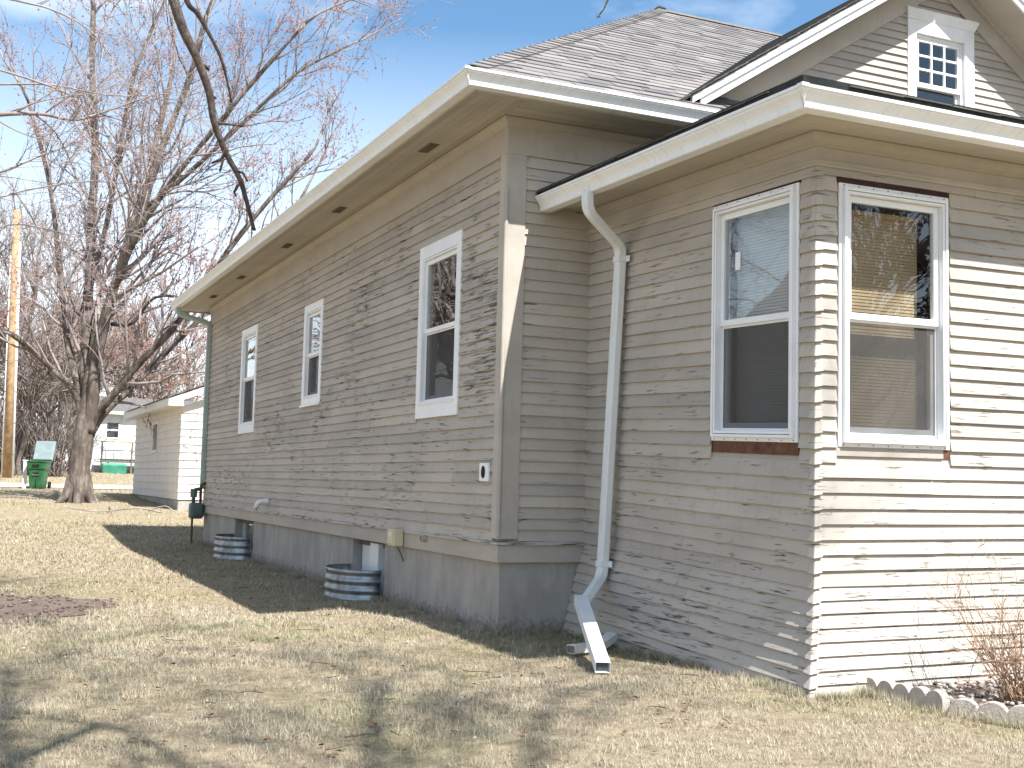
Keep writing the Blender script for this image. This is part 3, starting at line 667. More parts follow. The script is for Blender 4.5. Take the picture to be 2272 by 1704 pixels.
# ------------------------------------------------------------------ main roof
A, B_, P_, Q_, R_, C_ = (-.66, -.66, 4.62), (-.66, LM+.66, 4.62), (3.85, 3.85, 7.57), (3.85, 10.0, 7.57), (6.0, 3.85, 7.57), (10.5, -.66, 4.62)
b = MB(); D1, D2, D3, K_ = (10.5, 8.36, 4.62), (8.36, 8.36, 4.62), (8.36, LM+.66, 4.62), (3.85, 3.85, 7.57)
b.v = [A, B_, P_, Q_, R_, C_, D1, D2, D3, (8.36, 10.0, 4.62)]
b.f = [(0, 5, 4, 2), (0, 2, 3, 1), (1, 3, 8), (5, 6, 4), (4, 6, 7, 2), (2, 7, 8, 3)]
roof = build(b, 'roof', 'shingle_island', house)
sm = roof.modifiers.new('thick', 'SOLIDIFY'); sm.thickness = .02; sm.offset = -1
SL = math.hypot(1, .654); n_f = Vector((0, -.654, 1)).normalized()
me = bpy.data.meshes.new('shingle'); bw, bh = .5, 1.0
sv = [(-.5, 0, 0), (.5, 0, 0), (.5, 1, -.004), (-.5, 1, -.004), (-.5, 0, .011), (.5, 0, .011), (.5, 1, .002), (-.5, 1, .002)]
me.from_pydata(sv, [], [(0, 3, 2, 1), (4, 5, 6, 7), (0, 1, 5, 4), (1, 2, 6, 5), (2, 3, 7, 6), (3, 0, 4, 7)]); me.materials.append(MATS['shingle'])
EXP, TW = .142, .305; cnt = 0
ang = math.atan(.654)
ncourse = int(4.51*SL/EXP)
for c in range(ncourse):
    r = (c*EXP)/SL; y = -.68+r; z = 4.622+.654*(r-.02)
    x_lo, x_hi = -.66+r+.02, 1.62+r
    off = (c % 4)*.105+(c//4 % 2)*.05
    x = x_lo-((x_lo-off) % TW)
    while x < x_hi:
        a, b2 = max(x, x_lo), min(x+TW-.004, x_hi+.2)
        if b2-a > .03:
            o = bpy.data.objects.new('shingle', me); COL.objects.link(o); o.parent = roof
            o.scale = (b2-a, EXP+.035, random.uniform(.8, 1.5)); o.location = ((a+b2)/2, y, z+.004); o.rotation_euler = (ang, 0, random.uniform(-.008, .008)); cnt += 1
        x += TW
# hip caps and ridge cap
hv = Vector(P_)-Vector(A); hl = hv.length; hn = hv.normalized(); ncap = 46
for k in range(ncap):
    p0 = Vector(A)+hn*(hl*k/ncap)+Vector((0, 0, .030)); p1 = Vector(A)+hn*(hl*(k+1.3)/ncap)+Vector((0, 0, .016))
    r1 = Vector((.155, 0, -.006)); l1 = Vector((0, .155, -.006))
    bb = MB(); j = Vector((0, 0, random.uniform(0, .005)))
    bb.v = [tuple(q) for q in (p0+l1+j, p0+j, p0+r1+j, p1+l1, p1, p1+r1)]; bb.f = [(0, 1, 4, 3), (1, 2, 5, 4)]
    o = build(bb, 'hip_cap', 'shingle', roof); s_m = o.modifiers.new('thick', 'SOLIDIFY'); s_m.thickness = .009; s_m.offset = 1
b = MB(); b.prism([(P_[0]-.06, P_[1]-.13, 7.515), (P_[0]-.06, P_[1], 7.60), (P_[0]-.06, P_[1]+.13, 7.515)], (2.4, 0, 0)); build(b, 'ridge_cap', 'vent_metal', roof)
b = MB(); b.tube([(P_[0]-.08, P_[1], 7.56), (P_[0]-.02, P_[1], 7.605), (P_[0]+.08, P_[1], 7.60)], [.02, .03, .02], 8); build(b, 'ridge_end', 'black_edge', roof, True)

# ------------------------------------------------------------------ porch downspout
path = rounded_path([(.30, -.93, 3.69), (.30, -.93, 3.50), (.735, -.73, 3.27), (.690, -.585, .50), (.36, -.86, .285)], .085, 6)
dsp = build(MB().tube(path, .088, prof=[(a*1.05, b*.82) for a, b in RP], upref=(0, 1, 0)), 'downspout', 'pipe_paint', house)
ext = MB(); E0 = Vector((.375, -.80, .33)); E1 = Vector((-.19, -2.22, .012)); dv = (E1-E0).normalized(); sd_ = dv.cross(Vector((0, 0, 1))).normalized(); un = sd_.cross(dv)
hw, hh, th = .052, .038, .003
def ringp(p, w, h): return [p+sd_*w*a+un*h*b for a, b in ((-1, -1), (1, -1), (1, 1), (-1, 1))]
ext.loft([ringp(E0, hw, hh), ringp(E1, hw, hh)], caps=False); ext.loft([ringp(E0+dv*.002, hw-th, hh-th), ringp(E1, hw-th, hh-th)], caps=False)
i = len(ext.v); 
ext.f += [(4+k, 4+(k+1) % 4, 12+(k+1) % 4, 12+k) for k in range(4)]
build(ext, 'downspout_extension', 'pipe_paint', dsp)
for zz, xx, yy in ((3.10, .7318, -.721), (.66, .6926, -.593)): build(MB().tube([(xx, yy, zz-.012), (xx, yy, zz+.012)], .0915, prof=[(a*1.05, b*.82) for a, b in RP], upref=(0, 1, 0)), 'seam', 'pipe_paint', dsp)
for zz, xx, yy in ((3.17, .733, -.725), (.60, .692, -.59)):
    b = MB(); b.box((xx-.044, yy-.054, zz-.025), (xx+.05, yy+.052, zz+.025)); b.box((xx+.03, yy-.10, zz-.025), (xx+.034, yy-.0545, zz+.025)); build(b, 'bracket', 'pipe_paint', dsp)
# small fittings on the long wall
b = MB(); b.box((-.045, .19, 1.265), (-.018, .39, 1.43)); vh = build(b, 'vent_hood', 'white_vinyl', house, bevel=.008)
b = MB(); b.tube([(-.0452, .29, 1.348), (-.052, .29, 1.348)], .055, 14, prof=[(math.cos(t)*.055/.055, math.sin(t)*.7) for t in (2*math.pi*k/14 for k in range(14))]); build(b, 'vent_opening', 'dark', vh)
b = MB(); b.tube(rounded_path([(.0, 8.52, .905), (-.17, 8.52, .905), (-.20, 8.60, .79)], .06, 6), .036, 12); pv = build(b, 'vent_pipe', 'white_vinyl', house, True)
b = MB(); b.tube([(-.028, 8.52, .905), (-.075, 8.52, .905)], .046, 14); build(b, 'pipe_collar', 'white_vinyl', pv, False)
b = MB(); b.tube([(-.01, 1.72, .695), (-.085, 1.72, .693)], .036, 14); sp_ = build(b, 'pipe_stub', 'trim', house); build(MB().tube([(-.0852, 1.72, .693), (-.0872, 1.72, .693)], .026, 12), 'pipe_bore', 'vent_metal', sp_)
bx = thing('utility_box', (-.09, 2.48, .57), 'cream plastic utility box on the water table above a window well', 'box')
b = MB(); b.box((-.145, 2.37, .575), (-.034, 2.57, .755)); build(b, 'housing', 'cream_plastic', bx, bevel=.012)
b = MB(); b.box((-.153, 2.385, .60), (-.1452, 2.555, .74)); build(b, 'cover', 'cream_plastic', bx, bevel=.004)
b = MB(); b.box((-.1545, 2.44, .68), (-.1532, 2.48, .715)); build(b, 'sticker', 'pipe_paint', bx)
build(MB().tube([(-.09, 2.40, .575), (-.05, 2.40, .50), (-.015, 2.41, .42)], .008, 6), 'cable', 'vent_metal', bx)
# peeled paint curls, too many to count
fv, ff = [], []
def flake(p, u, n, size):
    u = u.normalized(); w_ = n.cross(u).normalized(); L0 = size*random.uniform(.8, 2.2); Hh = size*random.uniform(.4, .9); i = len(fv)
    cz = random.uniform(.3, .9)
    for k in range(3):
        t = k/2; o_ = n*(t*t*Hh*cz) + w_*(Hh*t)
        for a in (-.5, .1, .5): fv.append(tuple(p+u*(L0*a*(1-.35*t*random.random()))+o_+n*.004))
    for k in range(2):
        for a in range(2): ff.append((i+k*3+a, i+k*3+a+1, i+k*3+a+4, i+k*3+a+3))
for k in range(520):
    y = random.uniform(.2, 13.6); row = random.randrange(0, 34); z = ZWT+.1*row+random.uniform(.01, .09)
    if mnoise.noise(Vector((y*.8, z*1.3, 3))) < -.05 or any(w[0]-.05 < y < w[1]+.05 and w[2]-.05 < z < w[3]+.05 for w in (W1, W2, W3)): continue
    flake(Vector((-.015, y, z)), Vector((0, 1, random.uniform(-.2, .2))), Vector((-1, 0, 0)), random.uniform(.006, .014))
for k in range(90):
    y = random.uniform(.15, .95); z = random.uniform(2.1, 3.5); flake(Vector((-.015, y, z)), Vector((0, 1, random.uniform(-.3, .3))), Vector((-1, 0, 0)), random.uniform(.008, .02))
for k in range(330):
    y = random.uniform(-3.3, -.05); z = random.uniform(-.02, 1.5) if k % 3 else random.uniform(1.5, 3.3)
    if CL[0]-.05 < y < CL[1]+.05 and z > 1.55: continue
    flake(Vector(pL(y, .017, z)), Vector((0, 1, random.uniform(-.4, .4))), Vector((-1, 0, 0)), random.uniform(.006, .016))
for k in range(110):
    x = random.uniform(.85, 2.9); z = random.uniform(.05, 1.5); flake(Vector(pF(x, .017, z)), Vector((1, 0, random.uniform(-.4, .4))), Vector((0, -1, 0)), random.uniform(.005, .012))
fo = mesh_obj('paint_flakes', fv, ff, 'siding_porch', house, recalc=False); fo['kind'] = 'stuff'
#--MARK1--
# ------------------------------------------------------------------ things around the house
def window_well(yc, half, ztop, zbot, proj, label):
    t = thing('window_well', (-.2, yc, zbot), label, 'window well', None)
    n = 30; m_ = 41; outer = []; b = MB()
    for k in range(m_):
        s = k/(m_-1); z = zbot+(ztop-zbot)*s; r = .010*math.sin(s*math.pi*2*4.2+1.2)
        ring = []
        for j in range(n+1):
            a = math.pi*j/n; ring.append((-.013-(proj+r)*math.sin(a)**.8 if 0 < j < n else -.013, yc+(half+r)*math.cos(a), z))
        outer.append(ring)
    b.loft(outer, caps=False, close=False); o = build(b, 'corrugated_shell', 'galvanised', t, True); sm = o.modifiers.new('thick', 'SOLIDIFY'); sm.thickness = .004; sm.offset = -1
    rim = [(-.013-proj*math.sin(math.pi*j/n)**.8, yc+half*math.cos(math.pi*j/n), ztop) for j in range(n+1)]
    build(MB().tube(rim, .007, 6), 'rolled_rim', 'galvanised', t, True)
    for s in (-1, 1): build(MB().box((-.0125, yc+s*half-.0, zbot), (-.0095, yc+s*(half+.045), ztop+.02)), 'flange', 'galvanised', t)
window_well(3.72, .56, .262, -.16, .42, 'corrugated steel window well below the cream utility box')
window_well(10.35, .62, .30, -.16, .42, 'corrugated steel window well near the gas meter at the back corner')
gm = thing('gas_meter', (-.17, 13.72, 0), 'dark green gas meter on a rusty riser at the back corner', 'gas meter')
b = MB(); b.box((-.30, 13.60, .46), (-.05, 13.86, .76)); build(b, 'meter_body', 'meter_green', gm, bevel=.05)
b = MB(); b.tube([(-.175, 13.595, .62), (-.175, 13.575, .62)], .085, 16); build(b, 'meter_dial', 'meter_green', gm)
b = MB(); b.tube([(-.24, 13.73, .46), (-.24, 13.73, .36), (-.23, 13.73, -.25)], .021, 10); build(b, 'riser_pipe', 'rust', gm, True)
b = MB(); b.tube(rounded_path([(-.23, 13.73, .74), (-.23, 13.73, 1.0), (-.12, 13.73, 1.02)], .04), .034, 10); build(b, 'inlet_pipe', 'meter_green', gm, True)
b = MB(); b.tube(rounded_path([(-.10, 13.73, .74), (-.10, 13.73, 1.12), (.0, 13.73, 1.12)], .05), .026, 10); build(b, 'outlet_pipe', 'rust', gm, True)
b = MB(); b.tube([(-.23, 13.73, .86), (-.23, 13.73, 1.02)], .065, 14); build(b, 'regulator', 'meter_green', gm)
# loose corrugated elbow lying by the extension
le = thing('downspout_elbow', (.2, -1.22, 0), 'loose white corrugated downspout elbow lying behind the spout end', 'pipe')
zl = gz(.2, -1.2)+.055
p_ = rounded_path([(.04, -1.30, zl), (.34, -1.20, zl), (.56, -1.00, zl+.045)], .10, 12)
build(MB().tube(p_, [.088*(1+.05*(k % 2)) for k in range(len(p_))], prof=[(a*.75, b) for a, b in RP]), 'elbow_shell', 'pipe_paint', le)
b = MB(); b.tube([Vector(p_[0])+Vector((-.001, 0, 0)), Vector(p_[0])+Vector((-.004, -.001, 0))], .075, prof=[(a*.72, b) for a, b in RP]); build(b, 'open_end', 'vent_metal', le)
# scalloped concrete edging
def edging(p0, p1, n, label):
    p0, p1 = Vector(p0), Vector(p1); L0 = (p1-p0).length; d = (p1-p0).normalized(); nn = Vector((-d.y, d.x, 0)); zb = gz(p0.x, p0.y)-.08
    pts = [p0+Vector((0, 0, zb))]; w = L0/n
    for k in range(n):
        for j in range(0 if k == 0 else 1, 11):
            a = math.pi*j/10; pts.append(p0+d*(w*(k+.5)-w*.5*math.cos(a))+Vector((0, 0, zb+.115+.062*math.sin(a))))
    pts.append(p1+Vector((0, 0, zb)))
    t = build(MB().prism(pts, nn*.065), 'edging_block', 'edging_concrete', bevel=.006); tag(t, label, 'edging block', None); return t
edging((1.07, -3.36, 0), (1.13, -4.00, 0), 5, 'scalloped concrete edging block standing end-on to the front wall')
edging((1.15, -4.03, 0), (1.50, -4.58, 0), 4, 'scalloped concrete edging block angled in front of the bare shrub')
# pebbles in the bed
pv_, pf_ = [], []
ico = bmesh.new(); bmesh.ops.create_icosphere(ico, subdivisions=1, radius=1); iv = [v.co.copy() for v in ico.verts]; ifc = [tuple(v.index for v in f.verts) for f in ico.faces]; ico.free()
for k in range(900):
    x = random.uniform(1.15, 3.6); y = random.uniform(-4.6, -3.42)
    if y < -4.03-(x-1.15)*1.57+.03 or x < 1.17: continue
    r = random.uniform(.010, .024)*(1.6 if random.random() < .08 else 1); sc = Vector((random.uniform(.8, 1.4), random.uniform(.8, 1.3), random.uniform(.5, .8)))*r; rot = Matrix.Rotation(random.uniform(0, 6.3), 3, 'Z')
    i = len(pv_); c = Vector((x, y, gz(x, y)+.022+random.uniform(0, .012))); pv_ += [tuple(c+rot @ Vector((v.x*sc.x, v.y*sc.y, v.z*sc.z))) for v in iv]; pf_ += [tuple(i+q for q in f) for f in ifc]
po = mesh_obj('pebbles', pv_, pf_, 'pebble', smooth=True, recalc=False); tag(po, 'mixed brown and grey pebbles in the planting bed', 'pebbles', kind='stuff')
bx_ = [(1.16, -3.40), (3.8, -3.40), (3.8, -4.9), (1.62, -4.68), (1.2, -4.05)]
mb = MB(); mb.poly([(x, y, gz(x, y)+.03) for x, y in bx_]); tag(build(mb, 'planting_bed', 'dirt'), 'earth of the planting bed beside the front wall', 'bed', kind='structure')
# ------------------------------------------------------------------ branching
class Tree:
    def __init__(s, seed): s.r = random.Random(seed); s.big = MB(); s.small = MB(); s.buds = MB(); s.tips = []
    def limb(s, pts, r0, r1, n=8, small=False):
        N = len(pts); rad = [r0+(r1-r0)*(k/(N-1))**.8 for k in range(N)]
        mb = s.small if small else s.big; i0 = len(mb.v); mb.tube(pts, rad, n, caps=True)
        if r0 > .09 and not small:
            for k in range(N):
                for j in range(n):
                    i = i0+k*n+j; v = Vector(mb.v[i]); c = Vector(pts[k]); q = v*2.1; mb.v[i] = tuple(c+(v-c)*(1+.30*mnoise.noise(Vector((q.x*1.6, q.y*1.6, q.z*.5)))+.14*mnoise.noise(q*2.3)))
        return rad
    def grow(s, p, d, L, r, lev, up=.25, wig=.16, nchild=(3, 5), shrink=.62, minr=.004, maxlev=4, spread=(.45, .9), buds=0):
        R = s.r; n = 5 if lev < 3 else 3; pts = [Vector(p)]; d = Vector(d).normalized(); dirs = [d.copy()]
        for k in range(n):
            d = (d+Vector((R.gauss(0, wig), R.gauss(0, wig), R.gauss(0, wig)+up*.18))).normalized(); pts.append(pts[-1]+d*(L/n)); dirs.append(d.copy())
        r1 = max(minr, r*.35); s.limb(pts, r, r1, 7 if lev <= 1 else 5 if lev == 2 else 3, small=lev >= 2)
        if buds and lev >= maxlev-1:
            for k in range(buds):
                q = pts[R.randrange(1, len(pts))]+Vector((R.uniform(-.03, .03), R.uniform(-.03, .03), R.uniform(-.03, .03))); e = R.uniform(.018, .034); i = len(s.buds.v)
                s.buds.v += [tuple(q+Vector(w)*e) for w in ((1, 0, 0), (-.5, .86, 0), (-.5, -.86, 0), (0, 0, 1.5))]; s.buds.f += [(i, i+1, i+3), (i+1, i+2, i+3), (i+2, i, i+3), (i, i+2, i+1)]
        if lev >= maxlev: return
        for k in range(R.randint(*nchild)):
            t = R.uniform(.25, 1.0); f = t*n; a = min(n-1, int(f)); q = pts[a].lerp(pts[a+1], f-a); dd = dirs[a+1]
            ax = dd.orthogonal().normalized(); ax.rotate(Matrix.Rotation(R.uniform(0, 6.283), 3, dd)); nd = dd.copy(); nd.rotate(Matrix.Rotation(R.uniform(*spread), 3, ax))
            s.grow(q, nd, L*shrink*R.uniform(.7, 1.15), max(minr, (r+(r1-r)*t)*.62), lev+1, up, wig, nchild, shrink, minr, maxlev, spread, buds)
    def finish(s, root, mats, bud=None):
        if s.big.v: mesh_obj('trunk', s.big.v, s.big.f, mats[0], root, smooth=True, recalc=False)
        if s.small.v: mesh_obj('crown', s.small.v, s.small.f, mats[1], root, smooth=True, recalc=False)
        if bud and s.buds.v: o = mesh_obj('buds', s.buds.v, s.buds.f, bud, root, recalc=False); o['kind'] = 'stuff'
# big maple behind the house; stems given in metres right of and above its foot
TB = Vector((-1.31, 25.5, gz(-1.31, 25.5)-.05)); TR = Vector((rgt.x, rgt.y, 0)).normalized(); TD = Vector((-TR.y, TR.x, 0))
maple = thing('maple_tree', TB, 'big bare maple with a ragged multi-stemmed trunk standing beside the small garage', 'tree')
T = Tree(3)
def ms(*pts): return smooth_path([TB+TR*((x-165)/79.)+Vector((0, 0, (1085-y)/79.))+TD*dp_ for x, y, dp_ in pts], 4)
def stem(pts, r0, r1, kids=10, L=2.6, lev=2, maxlev=4, up=.35, start=.25, buds=3):
    P = ms(*pts); r0 *= .80; rad = T.limb(P, r0, r1, 9); R = T.r; N = len(P)-1
    for k in range(kids):
        t = start+(1-start)*(k+R.random())/kids; f = t*N; a = min(N-1, int(f)); q = P[a].lerp(P[a+1], f-a); dd = (P[a+1]-P[a]).normalized()
        ax = dd.orthogonal().normalized(); ax.rotate(Matrix.Rotation(R.uniform(0, 6.283), 3, dd)); nd = dd.copy(); nd.rotate(Matrix.Rotation(R.uniform(.35, .85), 3, ax))
        T.grow(q, nd, L*(1.15-.5*t)*R.uniform(.7, 1.2), max(.012, rad[a]*.5), lev, up, .13, (4, 5), .62, .0048, maxlev, (.35, .8), buds)
    T.grow(P[-1], P[-1]-P[-2], L*.9, r1, lev, up, .13, (4, 6), .62, .0055, maxlev, (.35, .8), buds)
T.limb(ms((165, 1105, 0), (166, 1040, 0), (168, 970, 0), (172, 900, 0), (178, 830, 0), (186, 740, 0), (192, 660, .1)), .38, .12, 16)
for a, rr in ((0, .0), (1.2, .1), (2.3, .05), (3.5, .1), (4.6, .06), (5.5, .1)):      # root flare
    c_, s_2 = math.cos(a), math.sin(a); T.big.tube([TB+Vector((c_*.72, s_2*.72, -.10)), TB+Vector((c_*.48, s_2*.48, .05)), TB+Vector((c_*.32, s_2*.32, .28)), TB+Vector((c_*.22, s_2*.22, .8))], [.05, .10, .12, .10], 8)
stem([(172, 930, 0), (168, 860, .1), (160, 760, .2), (150, 620, .5), (140, 450, .8), (128, 270, 1.2), (105, 90, 1.4), (95, -60, 1.6)], .25, .07, 16, 3.0)
stem([(178, 930, 0), (188, 850, -.1), (205, 720, -.3), (240, 600, -.6), (290, 460, -.8), (330, 330, -1.0), (380, 180, -1.0), (420, 30, -1.2)], .24, .06, 18, 3.0)
stem([(180, 860, 0), (190, 700, .4), (205, 560, .9), (228, 400, 1.4), (250, 240, 1.9), (268, 60, 2.4)], .20, .06, 14, 3.0)
stem([(172, 960, 0), (196, 890, 0), (235, 850, -.2), (300, 775, -.5), (385, 690, -.9), (470, 560, -1.0), (560, 440, -1.1), (640, 340, -1.0)], .19, .05, 16, 2.6)
stem([(176, 950, .1), (203, 890, .2), (245, 840, .5), (320, 740, 1.0), (400, 640, 1.4), (500, 500, 1.8), (590, 370, 2.0)], .15, .05, 14, 2.6)
stem([(240, 610, -.6), (300, 500, -1.2), (380, 390, -1.6), (470, 290, -2.0), (560, 180, -2.2), (650, 80, -2.4)], .13, .04, 15, 2.6, start=.1)
stem([(168, 900, 0), (146, 840, -.1), (100, 790, -.4), (40, 735, -.8), (-40, 680, -1.2), (-140, 600, -1.4)], .15, .05, 10, 2.4)
stem([(170, 920, 0), (150, 830, .1), (115, 740, .4), (90, 640, .7), (60, 500, 1.0), (20, 330, 1.2), (-40, 160, 1.4)], .16, .05, 14, 2.8)
stem([(150, 620, .5), (190, 470, .2), (215, 320, .0), (240, 160, -.2), (290, 20, -.4)], .11, .04, 12, 2.6)
stem([(290, 460, -.8), (400, 340, -.4), (500, 230, -.2), (600, 120, 0), (690, 60, .2)], .10, .035, 14, 2.3, start=.1)
stem([(215, 690, .2), (270, 690, -.2), (330, 640, -.8), (420, 650, -1.4), (470, 680, -1.8)], .08, .02, 8, 1.6, up=.1)
T.finish(maple, ('bark', 'twig'), 'bud')

# background trees: four kinds, then copies
def far_tree(seed, h, spread, leaves):
    t = Tree(seed); R = t.r; P = [Vector((0, 0, -.2))]
    for k in range(5): P.append(P[-1]+Vector((R.gauss(0, .12), R.gauss(0, .12), h*.13)))
    t.limb(P, h*.022, h*.014, 7)
    for k in range(9):
        q = P[R.randrange(2, 6)]; a = R.uniform(0, 6.283); e = R.uniform(*spread)
        t.grow(q, Vector((math.cos(a)*math.cos(e), math.sin(a)*math.cos(e), math.sin(e))), h*R.uniform(.30, .48), h*.011, 1, .4, .15, (4, 6), .60, .012, 4, (.35, .85), leaves)
    return t
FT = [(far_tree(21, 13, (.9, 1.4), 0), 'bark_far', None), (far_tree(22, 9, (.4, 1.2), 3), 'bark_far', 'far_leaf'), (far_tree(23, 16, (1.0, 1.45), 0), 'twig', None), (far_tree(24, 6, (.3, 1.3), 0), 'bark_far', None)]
for t, _, _ in FT: t.buds.v = [tuple((Vector(v)-Vector(t.buds.v[i-i % 4]))*2.2+Vector(t.buds.v[i-i % 4])) for i, v in enumerate(t.buds.v)]
PROTO = {}
def place_far(kind, px, depth, s, label, yaw=0):
    p = at(px, 1030, depth); p.z = gz(p.x, p.y)-.1
    root = thing('bare_tree', p, label, 'tree', 'bare trees beyond the alley'); root.scale = (s, s, s); root.rotation_euler = (0, 0, yaw)
    if kind not in PROTO:
        t, bm_, lm = FT[kind]; ORG[root.name] = Vector((0, 0, 0)); t.finish(root, (bm_, bm_), lm); PROTO[kind] = root
    else:
        for c in PROTO[kind].children:
            o = c.copy(); COL.objects.link(o); o.parent = root
place_far(0, 30, 72, 1.05, 'tall bare tree rising behind the utility pole', .3)
place_far(2, 95, 80, .95, 'tall pale bare tree between the utility pole and the maple', 1.7)
place_far(1, 70, 60, .85, 'rusty leaved small tree behind the green trash cart', .6)
place_far(3, 125, 56, 1.0, 'low brown thicket tree right behind the trash cart', 2.2)
place_far(3, 45, 55, 1.15, 'low brown thicket tree next to the pole foot', 4.0)
place_far(3, 95, 62, 1.2, 'grey twiggy thicket tree between pole and cart', 5.1)
place_far(1, 335, 85, 1.15, 'rusty leaved tree beyond the garage roof', 3.3)
place_far(1, 265, 92, 1.25, 'rusty leaved tree above the white house', 5.0)
place_far(0, 395, 110, .95, 'grey bare tree far beyond the garage roof', 2.9)
place_far(0, -60, 70, 1.0, 'tall bare tree left of the utility pole', 4.4)
place_far(2, 180, 100, 1.0, 'tall pale bare tree directly behind the maple', 3.9)
place_far(0, 300, 120, 1.1, 'distant bare tree over the white house roof', 1.2)
place_far(3, -20, 60, 1.3, 'low brown thicket tree left of the pole foot', 1.2)
place_far(3, 150, 66, 1.3, 'low brown thicket tree just left of the maple trunk', 3.2)
def place_xy(kind, x, y, s, label, yaw, grp='bare trees in the side yard'):
    root = thing('bare_tree', (x, y, gz(x, y)-.1), label, 'tree', grp); root.scale = (s, s, s); root.rotation_euler = (0, 0, yaw)
    for c in PROTO[kind].children: o = c.copy(); COL.objects.link(o); o.parent = root
for i_, (k_, x_, y_, s_) in enumerate(((2, -9.5, 24, .8), (0, -13, 33, 1.0), (3, -9, 33, 1.5), (2, -16, 40, 1.0), (3, -12, 26, 1.3))): place_xy(k_, x_, y_, s_, 'bare yard tree mirrored in the windows of the long wall', i_*1.3)
for i_, (k_, x_, y_, s_) in enumerate(((0, 4, -32, 1.0), (1, 9, -30, 1.3), (0, 14, -36, 1.1), (1, 19, -33, 1.4), (0, 24, -30, 1.0), (1, 29, -36, 1.4), (2, 12, -44, .9), (2, 22, -46, 1.0))): place_xy(k_, x_, y_, s_, 'bare street tree added to darken what the front porch window mirrors', i_*1.7, 'bare trees along the street')  # row added behind the camera so the porch window mirrors dark shapes
ac = thing('unseen_street_house', (19, -48, gz(19, -48)), 'unseen brown house added across the street to darken the porch window reflection', 'house')  # unseen house, added as something dark for the porch window to reflect
build(MB().box((8, -54, -.8), (30, -46, 5.5)), 'house_wall', 'grey_wood', ac)
mbr = MB(); mbr.prism([(7.4, -54.6, 5.4), (7.4, -50, 10.5), (7.4, -45.4, 5.4)], (23.2, 0, 0)); build(mbr, 'roof', 'brown_roof', ac)
for wx_ in (10, 14, 18, 22, 26): build(MB().box((wx_, -45.99, 1.2), (wx_+1.2, -45.9, 3.0)), 'window', 'dark', ac)
br = Tree(55)
for k in range(150):
    x = br.r.uniform(-14, .6); y = br.r.uniform(49, 60); z0 = gz(x, y)-.1; h = br.r.uniform(1.6, 4.2)
    for j in range(7):
        a = br.r.uniform(0, 6.283); e = br.r.uniform(.9, 1.45); br.grow(Vector((x+br.r.uniform(-.3, .3), y+br.r.uniform(-.3, .3), z0)), Vector((math.cos(a)*math.cos(e), math.sin(a)*math.cos(e), math.sin(e))), h, .03, 2, .3, .12, (3, 5), .55, .010, 3, (.25, .7))
tag(mesh_obj('thicket', br.small.v, br.small.f, 'bark_far', smooth=True, recalc=False), 'dense brown brush behind the pole and trash cart', 'brush', kind='stuff')
# far wooded skyline
sk = Tree(77)
for k in range(70):
    x = -190+k*5.6+sk.r.uniform(-2, 2); y = 150+sk.r.uniform(-10, 25); h = sk.r.uniform(7, 12); z0 = gz(x, y)-.2
    for j in range(9):
        a = sk.r.uniform(0, 6.283); e = sk.r.uniform(.5, 1.45); sk.grow(Vector((x+sk.r.uniform(-1.5, 1.5), y, z0+h*.12*sk.r.random())), Vector((math.cos(a)*math.cos(e), math.sin(a)*math.cos(e), math.sin(e))), h*.6, .10, 2, .3, .14, (4, 5), .6, .035, 3, (.3, .8))
wd = mesh_obj('wood', sk.small.v, sk.small.f, 'bark_far', smooth=True, recalc=False); tag(wd, 'grey brown bare wood along the skyline', 'wood', kind='stuff')

# ------------------------------------------------------------------ overhanging tree behind the camera (casts the branch shadows)
OB = Vector((-1.5, -15.6, gz(-1.5, -15.6)-.1)); over = thing('overhanging_tree', OB, 'bare tree whose dark hanging branch reaches over the lawn', 'tree')
T = Tree(11)
trunk = smooth_path([OB, OB+Vector((.1, .1, 2)), OB+Vector((-.1, .2, 4.2)), OB+Vector((.1, .1, 6.5)), OB+Vector((0, .2, 9.5)), OB+Vector((-.2, .1, 13))], 4); T.limb(trunk, .32, .10, 10)
tips = {}
def olimb(pts, r0, r1, kids=9, L=1.8, maxlev=4, up=.6, small=False, start=.2, minr=.004, buds=0):
    P = smooth_path(pts, 5); rad = T.limb(P, r0, r1, 8 if not small else 6, small); R = T.r; N = len(P)-1
    for k in range(kids):
        t = start+(1-start)*(k+R.random())/kids; f = t*N; a = min(N-1, int(f)); q = P[a].lerp(P[a+1], f-a); dd = (P[a+1]-P[a]).normalized()
        ax = dd.orthogonal().normalized(); ax.rotate(Matrix.Rotation(R.uniform(0, 6.283), 3, dd)); nd = dd.copy(); nd.rotate(Matrix.Rotation(R.uniform(.4, 1.0), 3, ax))
        if up > .4 and nd.z < .15: nd.z = .15+abs(nd.z)*.5
        T.grow(q, nd, L*R.uniform(.6, 1.2), max(minr, rad[a]*.45), 2, up, .15, (3, 4), .6, minr, maxlev, (.4, .9), buds)
    return P
olimb([trunk[8], (-1.3, -12.6, 6.6), (-1.8, -10.2, 7.8), (-2.2, -8.2, 7.9), (-3.6, -7.4, 7.6)], .06, .012, 5, 1.0)
olimb([trunk[14], (-1.0, -14.2, 11.2), (-.2, -12.7, 13.0), (.7, -11.6, 14.2)], .09, .03, 18, 2.6, minr=.009)
olimb([trunk[13], (-2.3, -14.0, 11.4), (-3.0, -12.4, 13.6), (-3.2, -10.8, 15.0)], .09, .03, 18, 2.6, minr=.009)
olimb([trunk[16], (-.4, -15.0, 13.0), (.9, -13.9, 14.6), (1.8, -13.2, 15.4)], .08, .03, 16, 2.4, minr=.009)
olimb([trunk[20], (-1.5, -13.6, 15.0), (-1.2, -11.8, 16.4)], .10, .04, 14, 2.6, minr=.010)
olimb([trunk[12], (-3.2, -16.4, 9.6), (-4.8, -17.0, 11.4)], .11, .03, 10, 2.2)
